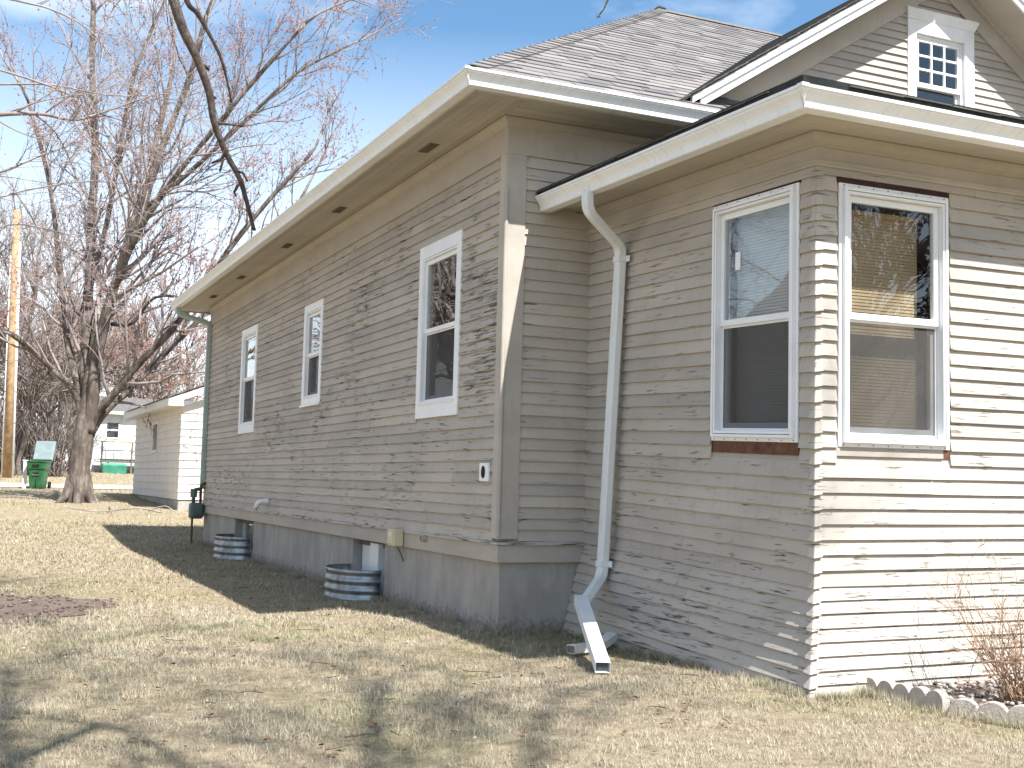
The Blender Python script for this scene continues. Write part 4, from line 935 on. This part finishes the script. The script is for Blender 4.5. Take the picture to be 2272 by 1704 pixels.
olimb([trunk[11], (-.2, -17.0, 8.8), (1.0, -18.4, 10.6)], .11, .03, 10, 2.2)
olimb([trunk[9], (-3.4, -15.0, 6.6), (-5.4, -14.6, 8.0)], .09, .03, 8, 2.0)
# the dark branch hanging into the picture
hang = [at(420, -1500, 2.6), at(345, -850, 2.9), at(345, -300, 3.2), at(366, -30, 3.3), at(395, 62, 3.3), at(425, 125, 3.32), at(452, 200, 3.34), at(462, 262, 3.36), at(488, 330, 3.38), at(517, 385, 3.4), at(534, 440, 3.42), at(549, 498, 3.44)]
T.limb(hang[:4], .034, .0155, 8); T.limb(smooth_path(hang[3:], 5), .0155, .0055, 8)
for pts, r0 in (([(490, 322), (478, 345), (458, 352)], .007), ([(482, 345), (475, 370), (480, 350)], .004), ([(508, 368), (525, 374), (535, 392)], .0045), ([(514, 400), (506, 415), (510, 424)], .005), ([(462, 265), (490, 268), (520, 272)], .005), ([(440, 140), (450, 150), (452, 142)], .006), ([(455, 205), (466, 212), (460, 215)], .005)):
    T.limb([at(x, y, 3.36+.02*k) for k, (x, y) in enumerate(pts)], r0, r0*.5, 6)
T.limb(smooth_path([at(385, -70, 3.6), at(405, 5, 3.6), at(425, 28, 3.62), at(450, 70, 3.64), at(475, 120, 3.66), at(490, 172, 3.68), at(500, 222, 3.7)], 4), .010, .003, 6)
T.limb([at(345, -850, 2.9), at(368, -300, 3.4), at(385, -70, 3.6)], .013, .010, 6)
T.limb([Vector((-2.2, -8.2, 7.9)), at(480, -2000, 2.4), at(420, -1500, 2.6)], .04, .034, 8)
i_ = len(T.big.v)
# a twig end dangling over the roof
T.limb([Vector((-2.1, -8.6, 7.9)), at(1400, -900, 2.9), at(1335, -60, 3.2)], .012, .0038, 6); T.limb([at(1335, -60, 3.2), at(1312, 2, 3.2), at(1303, 22, 3.2), at(1293, 34, 3.2)], .0038, .0018, 6)
for s in (-1, 1): T.limb([at(1293, 33, 3.2), at(1293+s*3, 38, 3.2)], .003, .0015, 5)
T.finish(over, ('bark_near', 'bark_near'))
lf = MB(); a_, b_, c_, d_ = at(540, 452, 3.41), at(546, 470, 3.40), at(552, 482, 3.41), at(549, 462, 3.43)
lf.poly([a_, b_, c_, d_]); build(lf, 'dead_leaf', 'stem', over)
# ------------------------------------------------------------------ tree off to the left, its branches crossing the sky
LB = Vector((-11.5, 2.5, gz(-11.5, 2.5)-.1)); left = thing('left_tree', LB, 'bare tree whose pale branches cross in front of the maple crown', 'tree')
T = Tree(19); trunk = smooth_path([LB, LB+Vector((.1, 0, 2)), LB+Vector((.4, .1, 4)), LB+Vector((.5, .1, 7))], 4); T.limb(trunk, .26, .10, 10)
def lb(pts, r0, r1, dep, base, kids=6):
    q1 = at(*pts[0], dep); P0 = [trunk[base], trunk[base].lerp(q1, .35)+Vector((0, 0, .5)), trunk[base].lerp(q1, .7)+Vector((0, 0, .4))]+[at(x, y, dep+.1*k) for k, (x, y) in enumerate(pts)]; olimb(P0, r0*1.5, r1, kids*2, .8, 4, .1, start=.45, minr=.0026)
lb([(-120, 260), (0, 247), (90, 246), (160, 259), (230, 240), (330, 205)], .030, .006, 11, 8, 7)
lb([(-90, 180), (0, 182), (110, 183), (230, 205), (330, 205), (420, 195)], .015, .004, 12, 9, 6)
lb([(-120, 400), (0, 372), (90, 335), (160, 310), (220, 278)], .016, .005, 11, 7, 6)
lb([(-60, 420), (0, 425), (60, 410), (180, 392), (250, 395), (320, 400)], .013, .004, 12.5, 6, 6)
lb([(-120, -40), (40, 2), (110, 20), (190, 62), (240, 120), (270, 170), (320, 215)], .014, .004, 12, 11, 6)
lb([(-60, 500), (20, 485), (80, 490), (140, 505), (200, 508)], .012, .004, 13, 5, 6)
lb([(-80, 580), (0, 560), (40, 580), (80, 620)], .011, .004, 14, 5, 5)
lb([(120, 190), (160, 265), (200, 320), (240, 390), (290, 450), (330, 500), (340, 570)], .010, .004, 11.6, 9, 1)
olimb([trunk[9], (-12.6, 3.6, 6.2), (-13.6, 4.6, 8.0)], .09, .03, 10, 1.8); olimb([trunk[12], (-10.9, 3.5, 8.4), (-10.6, 4.6, 10.0)], .09, .03, 10, 1.8)
T.finish(left, ('twig', 'twig'))

# ------------------------------------------------------------------ garage
gx0, gy0, gy1, gx1 = .86, 22.3, 31.2, 6.0
gar = thing('garage', (gx0, gy0, .4), 'small cream lap-sided garage with white eaves behind the house', 'garage'); zb, zt = .66, 3.08
gL = wmap('L', gx0); gF = wmap('F', gy0)
gwn = (26.2, 27.15, 1.92, 2.82); gm_, gr_ = .40, 0
bw_ = build(MB().box((gx0, gy0, .1), (gx1, gy1, zb-.02)), 'foundation', 'concrete', gar)
gwl = panel('garage_wall', gL, gy0, gy1, zb-.01, zt, [(26.28, 27.07, 2.0, 2.74)], 'garage_paint', gar)
for k in range(12):
    z = zb+.2025*k; h = min(.2025, zt-z)
    if h > .03:
        for a, c in ((gy0+.01, gwn[0]), (gwn[1], gy1)) if z+.1 > gwn[2] and z+.1 < gwn[3] else ((gy0+.01, gy1),): board(gL, a, c, z, h-.012, 'garage_paint', gwl)
mb = MB(); xm = (gx0+gx1)/2; mb.prism([(gx0+.101, gy0, zb-.01), (gx1, gy0, zb-.01), (gx1, gy0, zt), (xm, gy0, zt+gm_*(xm-gx0)), (gx0+.101, gy0, zt)], (0, .1, 0)); gwf = build(mb, 'garage_wall', 'garage_paint', gar)
build(MB().box((gx1-.1, gy0+.1, .3), (gx1, gy1, zt)).box((gx0+.1, gy1-.1, .3), (gx1-.1, gy1, zt)), 'garage_wall', 'garage_paint', gar)
for k in range(16):
    z = zb+.2025*k; ins = max(0, (z+.2-zt)/gm_)
    if gx0+ins < xm-.2: board(gF, gx0+ins-.012, gx1-ins, z, .1905, 'garage_paint', gwf)
b = MB(); o = gwn; i2 = (26.28, 27.07, 2.0, 2.74)
b.box((o[0], .0, o[2]), (i2[0], .04, o[3]), gL); b.box((i2[1], 0, o[2]), (o[1], .04, o[3]), gL); b.box((i2[0], 0, o[2]), (i2[1], .04, i2[2]), gL); b.box((i2[0], 0, i2[3]), (i2[1], .04, o[3]), gL)
gw_ = build(b, 'window', 'garage_trim', gar); build(MB().box((i2[0], -.05, i2[2]), (i2[1], -.045, i2[3]), gL), 'pane', 'glass', gw_); build(MB().box((i2[0]-.05, -.5, i2[2]-.1), (i2[1]+.05, -.45, i2[3]+.1), gL), 'curtain', 'red_wood', gw_)
oe = .37; oy = .26
build(MB().box((gx0-oe, gy0-oy, zt-.03), (gx0-.001, gy1+oy, zt+.0)).box((gx0-oe-.02, gy0-oy, zt-.03), (gx0-oe, gy1+oy, zt+.17)), 'eave_fascia', 'garage_trim', gar)
build(MB().prism([(gx0-oe-.0199, gy0-oy-.0, zt-.0299), (gx0-.02, gy0-oy, zt-.0299), (gx0-.02, gy0-oy, zt+.28), (gx0-oe-.0199, gy0-oy, zt+.15)], (0, -.02, 0)), 'eave_return', 'garage_trim', gar)
zr0 = zt+.15; build(MB().prism([(gx0-.0195, gy0-oy-.02, zr0-.02), (xm, gy0-oy-.02, zr0+gm_*(xm-gx0)-.02), (xm, gy0-oy-.02, zr0+gm_*(xm-gx0)+.16), (gx0-.0195, gy0-oy-.02, zr0+.13)], (0, .022, 0)), 'rake_board', 'garage_trim', gar)
build(MB().prism([(gx0-.0195, gy0-oy+.003, zr0-.02), (xm, gy0-oy+.003, zr0+gm_*(xm-gx0)-.02), (xm, gy0-oy+.003, zr0+gm_*(xm-gx0)), (gx0-.0195, gy0-oy+.003, zr0)], (0, oy+.05, 0)), 'rake_soffit', 'garage_trim', gar)
xe = gx0-oe-.05; ze = zt+.165
for s in (0, 1):
    X0, X1 = (xe, xm) if s == 0 else (2*xm-xe, xm)
    build(MB().prism([(X0, gy0-oy-.05, ze), (X1, gy0-oy-.05, ze+gm_*abs(xm-xe)), (X1, gy1+oy+.05, ze+gm_*abs(xm-xe)), (X0, gy1+oy+.05, ze)], (0, 0, .03)), 'garage_roof', 'grey_roof', gar)
# ------------------------------------------------------------------ utility pole, trash cart
pb = Vector((-2.41, 46.9, gz(-2.41, 46.9))); pole = thing('utility_pole', pb, 'orange brown wooden utility pole with white conduits strapped along it', 'utility pole')
lean = Vector((-.022, -.03, 1)); Lp = 11.6
build(MB().tube([pb-Vector((0, 0, .2)), pb+lean*Lp*.5, pb+lean*Lp], [.20, .175, .145], 14), 'shaft', 'pole_wood', pole, True)
for s, h in ((-1, 9.6), (1, 10.2)):
    off_ = TR*.225*s; c_ = build(MB().tube([pb+off_-Vector((0, 0, .1)), pb+off_*.9+lean*h*.5, pb+off_*.78+lean*h], .055, 10), 'conduit', 'white_vinyl', pole, True)
    for k in range(7):
        q = pb+off_*(1-.025*k)+lean*(1.0+k*1.35); build(MB().tube([q-Vector((0, 0, .02)), q+Vector((0, 0, .02))], .062, 10), 'strap', 'vent_metal', pole)
build(MB().box(tuple(pb+Vector((-.75, -.05, -.1))), tuple(pb+Vector((-.42, .12, 2.2)))), 'guard_post', 'white_paint', pole)
cb = Vector((-1.67, 37.7, gz(-1.67, 37.7))); cart = thing('trash_cart', cb, 'green wheeled trash cart with its pale lid standing open', 'trash cart')
cart_rot = Matrix.Rotation(-.35, 3, 'Z')
def cx(x, y, z): return cb+cart_rot @ Vector((x, y, z))
b = MB(); rings = []
for z, w, d in ((.02, .235, .25), (.10, .245, .265), (.70, .29, .33), (.71, .33, .36), (.95, .345, .385), (.96, .37, .41), (1.0, .37, .41)):
    rings.append([cx(sx_*w*f1, sy_*d*f2, z) for sx_, sy_, f1, f2 in ((-1, -1, .8, 1), (1, -1, .8, 1), (1, -1, 1, .8), (1, 1, 1, .8), (1, 1, .8, 1), (-1, 1, .8, 1), (-1, 1, 1, .8), (-1, -1, 1, .8))])
b.loft(rings); build(b, 'bin', 'can_green', cart, bevel=.012)
build(MB().box((-.12, -.40, .80), (.12, -.355, .87), cx), 'lift_slot', 'dark', cart); build(MB().box((-.10, -.32, .50), (.10, -.292, .58), cx), 'lift_slot', 'dark', cart)
build(MB().tube([cx(-.13, -.33, .49), cx(.13, -.33, .49)], .014, 8), 'catch_bar', 'galvanised', cart)
build(MB().box((-.012, -.292, .02), (.012, -.268, .46), cx), 'rib', 'dark', cart)
lidr = Matrix.Rotation(1.15, 3, 'X')
def lx(x, y, z): return cb+cart_rot @ (Vector((0, .40, 1.0))+lidr @ Vector((x, y+.40, z)))
b = MB(); b.loft([[lx(-.37, -.40, .0), lx(.37, -.40, .0), lx(.37, .42, .0), lx(-.37, .42, .0)], [lx(-.33, -.36, .07), lx(.33, -.36, .07), lx(.33, .38, .07), lx(-.33, .38, .07)]]); build(b, 'lid', 'can_lid', cart, bevel=.01)
for s in (-1, 1): build(MB().tube([cx(s*.27, .36, .13), cx(s*.33, .36, .13)], .13, 16), 'wheel', 'dark', cart)
wp = Vector((-2.12, 37.9, gz(-2.12, 37.9))); t = build(MB().box(tuple(wp+Vector((-.07, -.07, -.2))), tuple(wp+Vector((.07, .07, .98)))).box(tuple(wp+Vector((-.085, -.085, .9805))), tuple(wp+Vector((.085, .085, 1.02)))), 'marker_post', 'white_paint', bevel=.008); tag(t, 'short white post standing beside the trash cart', 'post')
# ------------------------------------------------------------------ white house with a deck beyond the alley
wh = thing('white_house', (5.6, 66, gz(5.6, 66)), 'white lap-sided house with a deck beyond the alley', 'house'); mW = wmap('F', 63.5); zg_ = gz(5, 63.5)
WX0, WX1 = 1.9, 10.5
wo_ = [(3.28, 3.92, zg_+2.0, zg_+2.85), (6.6, 7.3, zg_+1.9, zg_+3.0)]
ww = panel('house_wall', mW, WX0, WX1, zg_-.2, zg_+3.45, wo_, 'white_paint', wh, -.15, 0)
for k in range(23): board(mW, WX0, WX1, zg_+.15*k, .14, 'white_paint', ww) if not any(o_[2]-.05 < zg_+.15*k+.07 < o_[3]+.05 for o_ in wo_) else [board(mW, a, c, zg_+.15*k, .14, 'white_paint', ww) for a, c in ((WX0, 3.2), (4.0, 6.5), (7.4, WX1))]
for o_ in wo_:
    b = MB(); i2 = o_; o2 = (o_[0]-.08, o_[1]+.08, o_[2]-.08, o_[3]+.08)
    b.box((o2[0], 0.001, o2[2]), (i2[0], .04, o2[3]), mW); b.box((i2[1], .001, o2[2]), (o2[1], .04, o2[3]), mW); b.box((i2[0], .001, o2[2]), (i2[1], .04, i2[2]), mW); b.box((i2[0], .001, i2[3]), (i2[1], .04, o2[3]), mW); zm_ = (o_[2]+o_[3])/2; b.box((i2[0], -.03, zm_-.04), (i2[1], .03, zm_+.04), mW)
    w_ = build(b, 'window', 'white_paint', wh)
    build(MB().box((i2[0], -.05, i2[2]), (i2[1], -.045, zm_-.04), mW), 'pane', 'glass', w_); build(MB().box((i2[0], -.05, zm_+.04), (i2[1], -.045, i2[3]), mW), 'pane', 'glass', w_); build(MB().box((i2[0]-.1, -.5, i2[2]-.1), (i2[1]+.1, -.48, i2[3]+.1), mW), 'shade', 'pale_blind', w_)
build(MB().box((WX0, 63.65, zg_-.2), (WX0+.15, 72, zg_+3.45)).box((WX1-.15, 63.65, zg_-.2), (WX1, 72, zg_+3.45)).box((WX0+.15, 71.85, zg_-.2), (WX1-.15, 72, zg_+3.45)), 'house_wall', 'white_paint', wh)
build(MB().prism([(WX0-.35, 63.1, zg_+3.40), (WX0-.35, 67.7, zg_+4.6), (WX0-.35, 72.4, zg_+3.40)], (WX1-WX0+.7, 0, 0)), 'roof', 'grey_roof', wh)
build(MB().box((WX0-.36, 63.07, zg_+3.33), (WX1+.36, 63.095, zg_+3.50)), 'fascia', 'white_paint', wh)
dk = thing('deck', (4.0, 61, gz(4, 61)), 'grey wooden deck with a railing on the back of the white house', 'deck'); dz = 2.1; dx0, dx1, dy0, dy1 = 2.65, 7.0, 60.0, 63.3
b = MB(); b.box((dx0, dy0, dz-.18), (dx1, dy0+.05, dz-.0)); build(b, 'rim_joist', 'grey_wood', dk)
for k in range(22): build(MB().box((dx0-.03, dy0-.03+k*.15, dz), (dx1, dy0+.105+k*.15, dz+.035)), 'deck_board', 'grey_wood', dk)
for x in (dx0+.02, dx0+1.6, dx0+3.1, dx1-.12):
    build(MB().box((x, dy0-.10, gz(x, dy0)-.2), (x+.10, dy0-.0005, dz+.98)), 'deck_post', 'grey_wood', dk)
    build(MB().box((x+.5, dy0+1.5, gz(x, dy0)-.2), (x+.62, dy0+1.6, dz-.01)), 'deck_post', 'grey_wood', dk)
for zz in (.45, .92): build(MB().box((dx0+.0, dy0-.135, dz+zz), (dx1, dy0-.1005, dz+zz+.075)), 'rail', 'pole_wood' if zz > .8 else 'grey_wood', dk)
def chair(x, y, rz, label):
    c = thing('patio_chair', (x, y, dz+.036), label, 'chair', 'white patio chairs on the deck'); Rm = Matrix.Rotation(rz, 3, 'Z')
    def q(a, b_, c_): return Vector((x, y, dz+.036))+Rm @ Vector((a, b_, c_))
    build(MB().box((-.26, -.25, .38), (.26, .25, .42), q), 'seat', 'white_vinyl', c)
    build(MB().box((-.26, .22, .42), (.26, .27, .95), lambda a, b_, c_: q(a, b_+(c_-.42)*.3, c_)), 'backrest', 'white_vinyl', c)
    for sx_ in (-.25, .21):
        for sy_ in (-.25, .21): build(MB().box((sx_, sy_, 0), (sx_+.04, sy_+.04, .38), q), 'leg', 'white_vinyl', c)
        build(MB().box((sx_, -.25, .60), (sx_+.04, .30, .64), q), 'armrest', 'white_vinyl', c)
chair(3.35, 61.2, .3, 'white plastic patio chair near the deck corner post'); chair(4.15, 61.3, -.2, 'white plastic patio chair farther along the deck railing')
gb = Vector((3.35, 59.6, gz(3.35, 59.6))); tb = MB(); tb.loft([[tuple(gb+Vector((sx_*w, sy_*w*.7, z))) for sx_, sy_ in ((-1, -1), (1, -1), (1, 1), (-1, 1))] for z, w in ((-.05, .62), (.42, .64), (.52, .60), (.56, .5))]); t = build(tb, 'storage_box', 'box_green', bevel=.04); tag(t, 'low green storage box tucked in front of the deck posts', 'storage box')
# brown-roofed neighbour to the left, seen only in the porch window's reflection
nb = thing('neighbour_house', (-15, 13, gz(-15, 13)), 'neighbouring house with a steep brown roof facing the porch window', 'house')
b = MB(); b.box((-20, 9, -.4), (-11, 18, 3.0)); build(b, 'house_wall', 'garage_paint', nb)
b = MB(); b.v = [(-20.5, 8.5, 2.9), (-10.5, 8.5, 2.9), (-10.5, 18.5, 2.9), (-20.5, 18.5, 2.9), (-15.5, 8.5, 8.6), (-15.5, 18.5, 8.6)]; b.f = [(0, 1, 4), (1, 2, 5, 4), (2, 3, 5), (3, 0, 4, 5), (0, 3, 2, 1)]; build(b, 'roof', 'brown_roof', nb)
build(MB().box((-10.99, 11, 1), (-10.95, 12.2, 2.4)), 'window', 'dark', nb)
# ------------------------------------------------------------------ bare shrub in the bed
sb = Vector((1.76, -4.0, gz(1.76, -4.0)+.02)); shrub = thing('bare_shrub', sb, 'leafless reddish twiggy shrub in the pebble bed', 'shrub'); T = Tree(31); R = T.r
for k in range(46):
    a = R.uniform(0, 6.283); e = R.uniform(.55, 1.45); d = Vector((math.cos(a)*math.cos(e), math.sin(a)*math.cos(e), math.sin(e)))
    T.grow(sb+Vector((R.uniform(-.07, .07), R.uniform(-.07, .07), -.02)), d, R.uniform(.40, .78), R.uniform(.0045, .007), 2, .3, .13, (2, 4), .5, .0017, 4, (.3, .9), 0)
mesh_obj('stems', T.small.v, T.small.f, 'stem', shrub, smooth=True, recalc=False)
lf = MB()
for k in range(60):
    q = sb+Vector((R.gauss(0, .16), R.gauss(0, .16), R.uniform(.0, .16)+(.4*R.random() if k % 3 == 0 else 0))); u = Vector((R.gauss(0, 1), R.gauss(0, 1), R.gauss(0, .6))).normalized()*R.uniform(.012, .026); w = u.orthogonal().normalized()*R.uniform(.006, .012); lf.poly([q-u, q+w, q+u, q-w])
o = build(lf, 'dead_leaves', 'leaf_dry', shrub); o['kind'] = 'stuff'
# fallen sticks by the garage
for pts, lab in (([(.2, 20.6), (-.4, 20.4), (-1.2, 20.9), (-2.0, 20.3)], 'long fallen stick on the grass before the garage'), ([(.0, 21.3), (.35, 21.0), (.55, 20.7)], 'short forked stick leaning near the garage foundation'), ([(-.9, 21.3), (-.95, 21.0), (-.8, 20.8)], 'bowed stick arching from the grass by the garage')):
    P = smooth_path([(x, y, gz(x, y)+.05+.12*(k % 2)) for k, (x, y) in enumerate(pts)], 4); tag(build(MB().tube(P, [.022*(1-.6*k/len(P)) for k in range(len(P))], 6), 'fallen_stick', 'twig', None, True), lab, 'stick', 'sticks fallen before the garage')
# ------------------------------------------------------------------ grass blades and litter
def in_house(x, y): return ((x > -.01) & (y > -.02) & (y < LM+.1)) | ((x > .60) & (y > -3.46) & (y <= 0)) | ((x > 1.1) & (y > -4.4) & (y <= -3.3)) | ((x > gx0) & (y > gy0) & (y < gy1))
def vnoise(x, y, sc, seed):
    rg = np.random.default_rng(seed); tab = rg.random((256, 256)); u, v = x/sc, y/sc; i, j = np.floor(u).astype(int), np.floor(v).astype(int); fu, fv_ = u-i, v-j; fu = fu*fu*(3-2*fu); fv_ = fv_*fv_*(3-2*fv_)
    a = tab[i % 256, j % 256]; b = tab[(i+1) % 256, j % 256]; c = tab[i % 256, (j+1) % 256]; d = tab[(i+1) % 256, (j+1) % 256]
    return (a*(1-fu)+b*fu)*(1-fv_)+(c*(1-fu)+d*fu)*fv_
def blades(N, r0, r1, wbase, lbase, seed, power):
    rng = np.random.default_rng(seed); u = rng.random(N); r = (r0**power+u*(r1**power-r0**power))**(1/power)
    ang0 = math.atan2(fwd.y, fwd.x); a = ang0+rng.uniform(-.62, .62, N); x = CAM.x+r*np.cos(a); y = CAM.y+r*np.sin(a)
    ok = ~in_house(x, y) & ((y < 38.2) | (y > 42.5)) & (((x+3.55)/.70)**2+((y-3.45)/1.33)**2 > 1+.25*np.sin(9*np.arctan2(y-3.45, x+3.55))+rng.normal(0, .22, N))
    cl1 = vnoise(x, y, .11, 41)*.6+vnoise(x, y, .05, 42)*.4; big_ = vnoise(x, y, .8, 43); ok &= rng.random(N) < np.clip((cl1-.22)*2.6*(.45+.8*big_), .06, 1)
    well = ((np.abs(y-3.72) < .55) | (np.abs(y-10.35) < .6)) & (x > -.42); ok &= ~well
    x, y, r, cl1, big_ = x[ok], y[ok], r[ok], cl1[ok], big_[ok]; n = len(x); z = g(x, y)
    k = np.maximum(1, r/5.5); L = lbase*rng.uniform(.5, 1.35, n)*k**.3*(.45+.9*cl1)*(.75+.5*big_); w = wbase*rng.uniform(.6, 1.4, n)*k**.8
    az = rng.uniform(0, 2*np.pi, n); til = .3+1.2*rng.random(n)**.8; dx = np.cos(az)*np.sin(til); dy = np.sin(az)*np.sin(til); dzv = np.cos(til)
    px, py = -np.sin(az), np.cos(az); bend = rng.uniform(-.3, .3, n)
    v = np.empty((n, 3, 3)); c0 = np.stack([x, y, z-.004], 1); pe = np.stack([px, py, np.zeros(n)], 1)*w[:, None]*.5; dd = np.stack([dx, dy, dzv], 1)
    mid = c0+dd*(L*.55)[:, None]+np.stack([px*bend*L*.3, py*bend*L*.3, np.zeros(n)], 1)
    tip = mid+dd*(L*.45)[:, None]+np.stack([px*bend*L*.5, py*bend*L*.5, -L*.12*np.sin(til)], 1)
    v[:, 0] = c0-pe; v[:, 1] = c0+pe; v[:, 2] = tip
    return v.reshape(-1, 3)
V = np.concatenate([blades(1300000, 4.2, 13, .0022, .042, 1, 1.2), blades(700000, 11, 28, .0029, .042, 2, 1.0), blades(100000, 24, 75, .0045, .055, 3, 1.0)])
def tufts(P0, P1, n, seed, out):
    rng = np.random.default_rng(seed); t = rng.random(n); keep = vnoise(t*40, t*0, 1.0, seed) > .42; t = t[keep]; n = len(t); x = P0[0]+(P1[0]-P0[0])*t+out[0]*rng.random(n)*.10; y = P0[1]+(P1[1]-P0[1])*t+out[1]*rng.random(n)*.10; z = g(x, y)-.004
    L = rng.uniform(.03, .095, n); az = rng.uniform(0, 6.283, n); til = rng.uniform(.1, .9, n); w = .0024
    c0 = np.stack([x, y, z], 1); pe = np.stack([-np.sin(az), np.cos(az), 0*az], 1)*w*.6; tip = c0+np.stack([np.cos(az)*np.sin(til), np.sin(az)*np.sin(til), np.cos(til)], 1)*L[:, None]
    v = np.empty((n, 3, 3)); v[:, 0] = c0-pe; v[:, 1] = c0+pe; v[:, 2] = tip; return v.reshape(-1, 3)
V = np.concatenate([V, tufts((-.02, 0), (-.02, 13.9), 26000, 61, (-1, 0)), tufts((.0, -.02), (.62, -.02), 1800, 62, (0, -1)), tufts((.64, -.1), (.60, -3.45), 9000, 63, (-1, 0)), tufts((.6, -3.45), (1.1, -3.45), 1800, 64, (0, -1)), tufts((1.05, -3.3), (1.1, -4.0), 2200, 65, (-1, 0)), tufts((1.12, -4.02), (1.45, -4.6), 2200, 66, (-.8, -.6)), tufts((.86, 22.25), (.84, 31), 5000, 67, (-1, 0))])
nb_ = len(V)//3; gm2 = bpy.data.meshes.new('grass_blades'); gm2.vertices.add(len(V)); gm2.vertices.foreach_set('co', V.ravel())
gm2.loops.add(nb_*3); gm2.polygons.add(nb_); gm2.loops.foreach_set('vertex_index', np.arange(nb_*3)); gm2.polygons.foreach_set('loop_start', np.arange(nb_)*3); gm2.polygons.foreach_set('loop_total', np.full(nb_, 3)); gm2.update(); gm2.validate(); gm2.materials.append(MATS['grass'])
go = bpy.data.objects.new('grass_blades', gm2); COL.objects.link(go); tag(go, 'short dry straw and greenish grass blades covering the lawn', 'grass', kind='stuff')
lf = MB(); lp = MB(); R = random.Random(5)
for k in range(1700):
    x, y = R.uniform(-6, 2.5), R.uniform(-4.5, 20)
    if in_house(np.array(x), np.array(y)): continue
    q = Vector((x, y, gz(x, y)+.018)); a = R.uniform(0, 6.283); s = R.uniform(.012, .032); u = Vector((math.cos(a), math.sin(a), R.uniform(-.3, .3)))*s; w = Vector((-math.sin(a), math.cos(a), R.uniform(-.4, .4)))*s*.5
    (lf if k % 5 else lp).poly([q-u, q-w, q+u, q+w+Vector((0, 0, .008))])
for mb, mt, lab in ((lf, 'leaf_dry', 'small brown dead leaves scattered on the lawn'), (lp, 'leaf_pale', 'small pale leaf scraps scattered on the lawn')):
    tag(build(mb, 'leaf_litter', mt), lab, 'leaves', kind='stuff')
tw = MB()
for k in range(130):
    x, y = R.uniform(-5.5, 1.0), R.uniform(-4.2, 14)
    if in_house(np.array(x), np.array(y)): continue
    a = R.uniform(0, 6.283); L = R.uniform(.04, .22); P = [(x+math.cos(a)*L*t_+R.uniform(-.01, .01), y+math.sin(a)*L*t_+R.uniform(-.01, .01), gz(x, y)+.022+R.uniform(0, .012)) for t_ in (0, .35, .7, 1)]; tw.tube(P, [.0035, .003, .0022, .0014], 4)
tag(build(tw, 'fallen_twigs', 'bark_near'), 'small dark twigs scattered over the lawn', 'twigs', kind='stuff')
cl = MB()
for k in range(160):
    a = R.uniform(0, 6.283); rr = math.sqrt(R.random()); x, y = dirt_xy(rr*.95, a); s = R.uniform(.008, .026); i = len(cl.v); c = Vector((x, y, gz(x, y)+.02))
    cl.v += [tuple(c+Vector((v.x*s*R.uniform(.7, 1.3), v.y*s, v.z*s*.7))) for v in iv]; cl.f += [tuple(i+q for q in f) for f in ifc]
tag(build(cl, 'dirt_clods', 'dirt'), 'loose clods lying on the bare dirt patch', 'clods', kind='stuff')
print('shingles', cnt, 'objects', len(bpy.data.objects))
